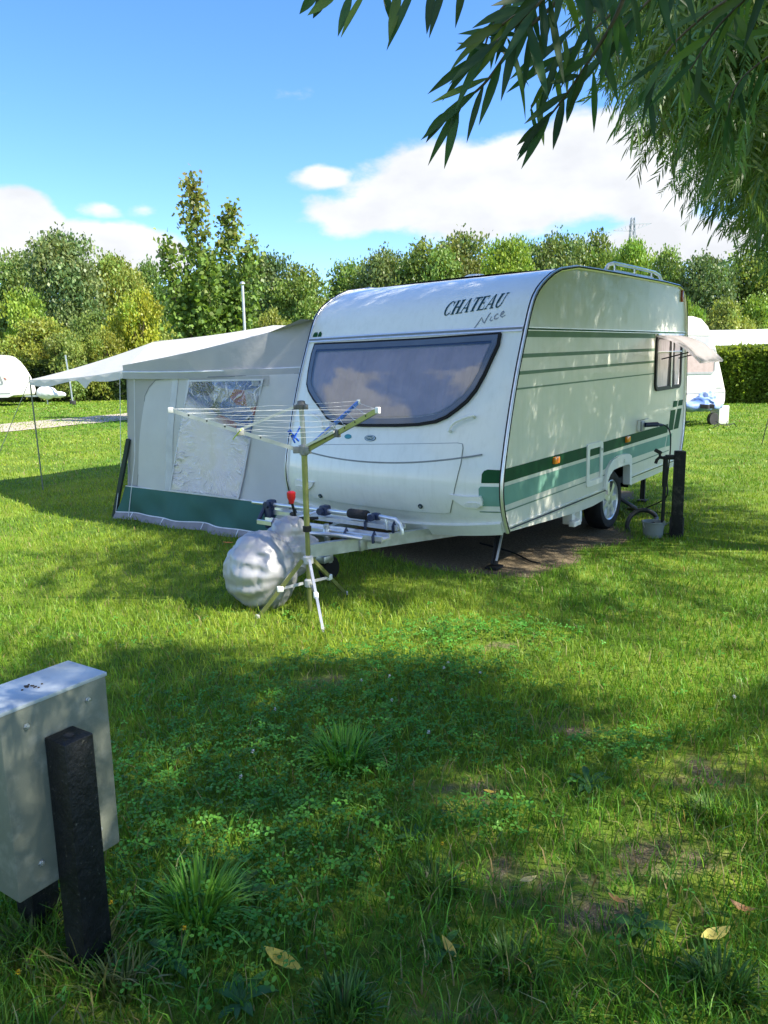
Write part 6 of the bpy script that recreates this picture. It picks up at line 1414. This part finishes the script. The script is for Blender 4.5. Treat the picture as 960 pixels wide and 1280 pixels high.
# patches of lawn the photograph shows in full sun (no foliage stands between them and the sun)
def poly_ground(P): return np.array([ground(u, v)[:2] for u, v in P])
LIT = [poly_ground([(-60, 770), (60, 745), (200, 742), (330, 752), (480, 742), (600, 752), (700, 775), (800, 770), (880, 752), (980, 770), (975, 830), (930, 850), (905, 880), (850, 905), (800, 930), (730, 925), (700, 905), (690, 870), (620, 862), (540, 838), (430, 828), (330, 842), (230, 815), (100, 800), (-60, 805)]),
       poly_ground([(-300, 640), (0, 632), (60, 645), (140, 655), (215, 672), (150, 678), (60, 688), (40, 720), (90, 742), (-60, 760), (-300, 760)]),
       np.array([(-30, 9.6), (-3.4, 9.6), (-3.2, 30), (-30, 60)]),
       poly_ground([(870, 590), (985, 585), (985, 640), (925, 648), (860, 622)]), np.array([(2.6, 13.5), (12, 12.5), (30, 18), (30, 60), (-5, 60), (-3.2, 14)]),
       poly_ground([(655, 940), (735, 950), (760, 995), (700, 1010), (650, 985)]), poly_ground([(690, 1010), (740, 1020), (745, 1060), (700, 1060)]), poly_ground([(590, 1010), (640, 1020), (640, 1045), (590, 1040)]),
       poly_ground([(470, 715), (530, 712), (540, 730), (480, 732)]), poly_ground([(630, 700), (680, 705), (690, 722), (640, 722)]), poly_ground([(820, 690), (870, 695), (870, 715), (820, 712)])]
SEMI = [poly_ground([(560, 930), (985, 900), (985, 1200), (760, 1290), (520, 1180)]), poly_ground([(560, 690), (985, 660), (985, 760), (860, 755), (760, 770), (640, 750), (540, 745)])]
def inside(P, poly):
    x, y = P[:, 0], P[:, 1]; r_ = np.zeros(len(P), bool); n_ = len(poly)
    for i in range(n_):
        x0, y0 = poly[i]; x1, y1 = poly[(i+1) % n_]
        c_ = ((y0 > y) != (y1 > y)) & (x < (x1-x0)*(y-y0)/(y1-y0+1e-12)+x0); r_ ^= c_
    return r_
def shade_of(P): t = P[:, 2]/SUN[2]; return P[:, :2]-SUN[None, :2]*t[:, None]
EDGE_U = [560, 600, 640, 700, 740, 800, 850, 890, 960, 1000]; EDGE_V = [-90, -50, 10, 95, 150, 215, 280, 310, 390, 410]
_fg = np.random.default_rng(8)
FLECKS = [(_fg.uniform(.3, 4.5), _fg.uniform(.5, 2.45), _fg.uniform(.018, .042), _fg.uniform(.04, .10)) for _ in range(85)]+[(4.05, 1.95, .40, .14), (4.0, 1.58, .50, .38)]
def allowed(P, g, d):
    ok = np.ones(len(P), bool); d = d/np.linalg.norm(d, axis=1)[:, None]
    for t, dz in ((0, 0), (.25, -.08), (.5, -.27)):
        Q = P+d*t; Q[:, 2] += dz; u, v, z = project(Q); inf = (z > .05) & (u > -40) & (u < 1000) & (v > -40) & (v < 1320)
        ok &= ~inf | ((v < np.interp(u, EDGE_U, EDGE_V)-6) & (np.linalg.norm(P-CAM, axis=1) > 2.6))
    gp = shade_of(P); n_ = len(P); pr = g.uniform(size=n_)
    for q_ in LIT: ok &= ~(inside(gp, q_) & (pr > .02))
    for q_ in SEMI: ok &= ~(inside(gp, q_) & (pr > .30))
    cl_ = np.array([tuple(CARI @ Vector(p)) for p in P]); ok &= ~((cl_[:, 0] > -.6) & (cl_[:, 0] < 5.4) & (cl_[:, 1] > -.35) & (cl_[:, 1] < 9) & (cl_[:, 2] < 2.95))
    nrm = np.array(tuple(-LFv)); o_ = np.array(tuple(CARM @ Vector((0, 0, 0))))
    for t, dz in ((.05, 0), (.25, -.08), (.45, -.22)):       # small gaps that let sun flecks onto the caravan's side
        Q = P+d*t; Q[:, 2] += dz; s_ = ((Q-o_)@nrm)/(SUN@nrm); H = Q-SUN[None]*s_[:, None]-o_; lx = H@np.array(tuple(X3)); lz = H@np.array(tuple(Z3))
        for hx_, hz_, ha, hb in FLECKS: ok &= ~((np.abs((lx-hx_)/ha) < 1) & (np.abs((lz-hz_)/hb) < 1) & (s_ > 0))
    ok &= (P[:, 2] > 1.9) & (np.linalg.norm(P-CAM, axis=1) > 1.0)
    return ok
wil = leafmat('willow leaf', (1, 1, 1), .42, .42, .4)
wbark = mat('willow bark', (.10, .08, .055), .95, 0, .3, 10, 1.0, 22)
def willow(name, label, trunk, vols, extra, seed):
    g = np.random.default_rng(seed); o = empty(name, label, 'willow tree', (trunk[0], trunk[1], float(gz(*trunk[:2]))))
    pts = []
    for c_, r_, k in vols:
        q_ = randdir(k)*(g.uniform(.12, 1, (k, 1))**(1/2.4))*np.array(r_)[None]+np.array(c_)[None]; pts.append(q_)
    P = np.concatenate(pts+extra)
    cen = np.array([trunk[0], trunk[1], 4.5]); out_ = P-cen[None]; out_[:, 2] *= .15; out_ /= np.linalg.norm(out_, axis=1)[:, None]+1e-6
    d_ = out_+g.normal(size=P.shape)*np.array([.55, .55, .30]); d_[:, 2] -= .35; kk = allowed(P, g, d_); P, d_ = P[kk], d_[kk]; n_ = len(P)
    which = g.integers(0, len(FR), n_); ps = []
    for k, tm in enumerate(FR):
        s_ = which == k; m_ = int(s_.sum())
        col = np.array((.10, .195, .046))[None]*(1+.22*g.normal(size=(m_, 1))); col[:, 0:1] *= 1+.25*np.abs(g.normal(size=(m_, 1)))
        ps.append(scatter(tm, rot_from(d_[s_], g.normal(0, .5, m_)), P[s_]-np.array(o.location)[None], g.uniform(.75, 1.35, m_), np.clip(col, .004, .5)))
    v, L_, t_, c_ = merge(ps); link('crown', mesh_np('willow_crown', v, L_, t_, c_), wil, o)
    mb = MB(); tx = Vector((0, 0, 0)); H = 6.8
    st = [Vector((.06*math.sin(i*.9), .05*math.cos(i*1.1), H*i/9-.05)) for i in range(10)]; mb.tube(st, [.24*(1-.75*i/9)+.05*(i == 0) for i in range(10)], 14)
    mb.build('trunk', wbark, o)
    idx = g.choice(n_, min(70, n_), replace=False); nb = 0
    for i in idx:
        e_ = Vector(P[i])-Vector(o.location); zz0 = min(H*.9, max(1.6, e_.z*.55+g.uniform(-.4, .4))); b_ = Vector((0, 0, zz0)); md = b_.lerp(e_, .55)+Vector((0, 0, .35+.1*e_.length))
        L3 = [b_.lerp(md, t).lerp(md.lerp(e_, t), t) for t in np.linspace(0, 1, 9)]
        W3 = np.array([tuple(q_+Vector(o.location)) for q_ in L3]); u, v2, z = project(W3); inf = (z > .05) & (u > -30) & (u < 990) & (v2 > -30) & (v2 < 1300)
        if (inf & (v2 > np.interp(u, EDGE_U, EDGE_V)-25)).any() or (np.linalg.norm(W3-CAM, axis=1) < .8).any(): continue
        mb = MB(); r0 = .032*g.uniform(.5, 1.2); mb.tube(L3, [r0*(1-.9*t)+.003 for t in np.linspace(0, 1, 9)], 7); mb.build('branch', wbark, o); nb += 1
        if nb >= 26: break
    print(name, n_, 'fronds')
    return o
ge_ = np.random.default_rng(44)
def toward_sun(P, t0, t1): return P+SUN[None]*ge_.uniform(t0, t1, (len(P), 1))
def carpts(k, fx_): return np.array([tuple(CARM @ Vector(fx_())) for _ in range(k)])
ru = ge_.uniform
side_p = toward_sun(carpts(4600, lambda: (ru(.1, 4.7), 0, ru(.3, 2.5))), 1.6, 6.0)
roof_p = toward_sun(carpts(1500, lambda: (lambda z: (pz(z)+(ru(0, 3.6) if z > 2.5 else 0), ru(0, 2.3), z))(ru(1.9, 2.75) if 0 else min(2.549, ru(1.9, 3.0)))), 1.6, 6.5)
NV = 2300; fu = ru(590, 1010, NV); fv = ru(-60, 400, NV); fy = 2.8+ru(0, 1, NV)**.9*5.6
view_p = np.array([at_y(a, b, c) for a, b, c in zip(fu, fv, fy)])
view_p = view_p[(ru(0, 1, NV) < np.clip((np.interp(fu, [560, 640, 760, 860, 1000], [0, 60, 200, 330, 420])-fv)/90, .15, 1))]
view_p = view_p[np.sin(view_p[:, 0]*2.9+1)+np.sin(view_p[:, 1]*2.3+view_p[:, 0])+np.sin(view_p[:, 2]*3.7+2) > -.45]
willow('willow_tree', 'big willow right of the caravan, its narrow leaves hanging in at the upper right', (6.3, 5.6), [((5.6, 5.2, 5.6), (4.3, 4.6, 3.0), 5200), ((4.3, 6.2, 4.0), (2.2, 2.2, 1.9), 1900), ((5.2, 9.0, 4.4), (2.6, 2.6, 2.2), 1100), ((3.4, 4.4, 4.2), (1.6, 1.8, 1.8), 900)], [side_p, roof_p, view_p], 31)
willow('overhead_willow', 'second willow beside the photographer, shading the near lawn with leafy shoots overhead', (4.6, -.6), [((4.2, .2, 4.4), (3.3, 3.4, 2.2), 4600), ((2.6, 1.2, 3.4), (1.8, 1.8, 1.5), 1500)], [], 32)
# near shoots of the second willow: big leaves in front of the sky
ow = bpy.data.objects['overhead_willow']; OL = Vector(ow.location)
def near_leaf(b_, d_, L, w_, g, mbv):
    d_ = Vector(d_).normalized(); nrm = Vector((g.uniform(-.5, .5), -1.0, g.uniform(-.35, .5))).normalized(); s_ = d_.cross(nrm).normalized(); nn = s_.cross(d_); V = []
    bend = g.uniform(-.3, .22)
    for t, ww in ((0, .05), (.12, .5), (.3, .92), (.5, 1), (.7, .8), (.86, .42), (1, .02)):
        c_ = b_+d_*L*t+nn*L*bend*t*t+Vector((0, 0, -.10*L*t*t))
        for k in (-1, 0, 1): V.append(c_+s_*k*w_*ww*.5+nn*abs(k)*w_*.12*ww)
    mbv.add(V, [(3*j+k, 3*j+k+1, 3*j+k+4, 3*j+k+3) for j in range(6) for k in (0, 1)])
def shoot(pix, Y, leaves, seed, lw=.0135):
    """a twig through picture points at about Y metres, with its leaves given as (along, dx, dy, length)"""
    g = random.Random(seed); P = [Vector(tuple(at_y(u, v, Y+.03*i)))-OL for i, (u, v) in enumerate(pix)]; P = smoothc(P, 6); n_ = len(P)
    mb = MB(); mb.tube(P, [.0035*(1-.75*i/n_)+.0006 for i in range(n_)], 6); tw = mb.build('twig', wbark, ow)
    mbv = MB()
    for al, dx, dy, L in leaves:
        b_ = P[min(n_-1, int(al*(n_-1)))]; e_ = Vector((dx, g.uniform(-.5, .5)*L*600 if 0 else g.uniform(-.35, .35)*abs(dx+dy)*.5, -dy)); near_leaf(b_, e_, L*g.uniform(.9, 1.1), lw*g.uniform(.85, 1.2), g, mbv)
    ob = mbv.build('leaves', None, tw, fix=False, angle=70); a = ob.data.color_attributes.new('Col', 'FLOAT_COLOR', 'POINT'); q_ = np.ones((len(ob.data.vertices), 4), np.float32); q_[:, :3] = np.array((.032, .085, .026))*(RNG.uniform(.6, 1.35, (len(q_)//21, 1, 1))*np.where(RNG.uniform(size=(len(q_)//21, 1, 1)) < .12, np.array((2.6, 1.7, 1.0)), np.ones(3))).repeat(21, 1).reshape(-1, 3); a.data.foreach_set('color', q_.ravel()); ob.data.materials.append(wil)  # leaf colour darkened to give the backlit silhouette against the sky
shoot([(760, -80), (700, -2), (650, 45), (605, 105), (562, 138)], 1.30, [(.12, -40, 30, .09), (.22, -60, 8, .10), (.30, -20, 55, .11), (.40, -50, 5, .11), (.45, -10, 60, .10), (.52, -65, -12, .105), (.60, -60, -14, .085), (.66, -25, 60, .10), (.72, -62, 22, .10), (.78, -22, 58, .085), (.80, -50, 34, .115), (.88, -40, 52, .10), (.93, -12, 50, .09), (.97, -45, 40, .06), (1, -40, 34, .055)], 1)
shoot([(800, -60), (770, 20), (735, 78), (705, 122), (675, 160)], 1.36, [(.1, -30, 40, .09), (.2, -50, 10, .09), (.3, -10, 50, .09), (.38, 20, 60, .10), (.46, -40, 20, .06), (.52, -20, 55, .085), (.60, -45, 8, .05), (.66, -10, 45, .06), (.72, -45, 25, .09), (.78, -15, 60, .08), (.84, -40, 35, .09), (.90, -30, 50, .10), (.95, -45, 30, .06), (1, -35, 45, .06)], 2, .013)
shoot([(600, -60), (560, -30), (500, -18), (440, -10), (400, -12)], 1.35, [(.15, -10, 50, .08), (.25, -20, 50, .085), (.34, -5, 50, .075), (.42, -28, 50, .10), (.52, -14, 60, .095), (.60, 12, 45, .06), (.68, -36, 45, .085), (.76, -22, 52, .07), (.85, -45, 30, .06), (.92, -30, 42, .05), (1, -40, 30, .05)], 3, .015)
shoot([(720, -70), (690, -20), (650, 15), (615, 40)], 1.25, [(.2, -10, 50, .09), (.35, -40, 30, .10), (.45, -50, 10, .09), (.55, -20, 50, .10), (.65, -55, 5, .09), (.75, -35, 45, .11), (.85, -60, 20, .08), (1, -50, 25, .08)], 4)
for i, (u, v, Y) in enumerate([(700, -25, 1.2), (760, 0, 1.5), (820, -10, 1.6), (880, 20, 1.8), (940, -10, 1.5), (975, 60, 1.9), (740, 40, 1.9), (680, -30, 1.3)]):
    g = random.Random(50+i); pix = [(u+90+g.uniform(-20, 20), v-110), (u+50, v-50+g.uniform(-15, 15)), (u, v), (u-45+g.uniform(-12, 12), v+45), (u-80+g.uniform(-20, 25), v+85+g.uniform(-15, 15))]
    sc_ = Y/1.3
    shoot(pix, Y, [((j+1)/17, g.uniform(-60, 10) if j % 2 else g.uniform(-25, 30), g.uniform(5, 60), g.uniform(.075, .125)) for j in range(17)], 80+i, .0135)
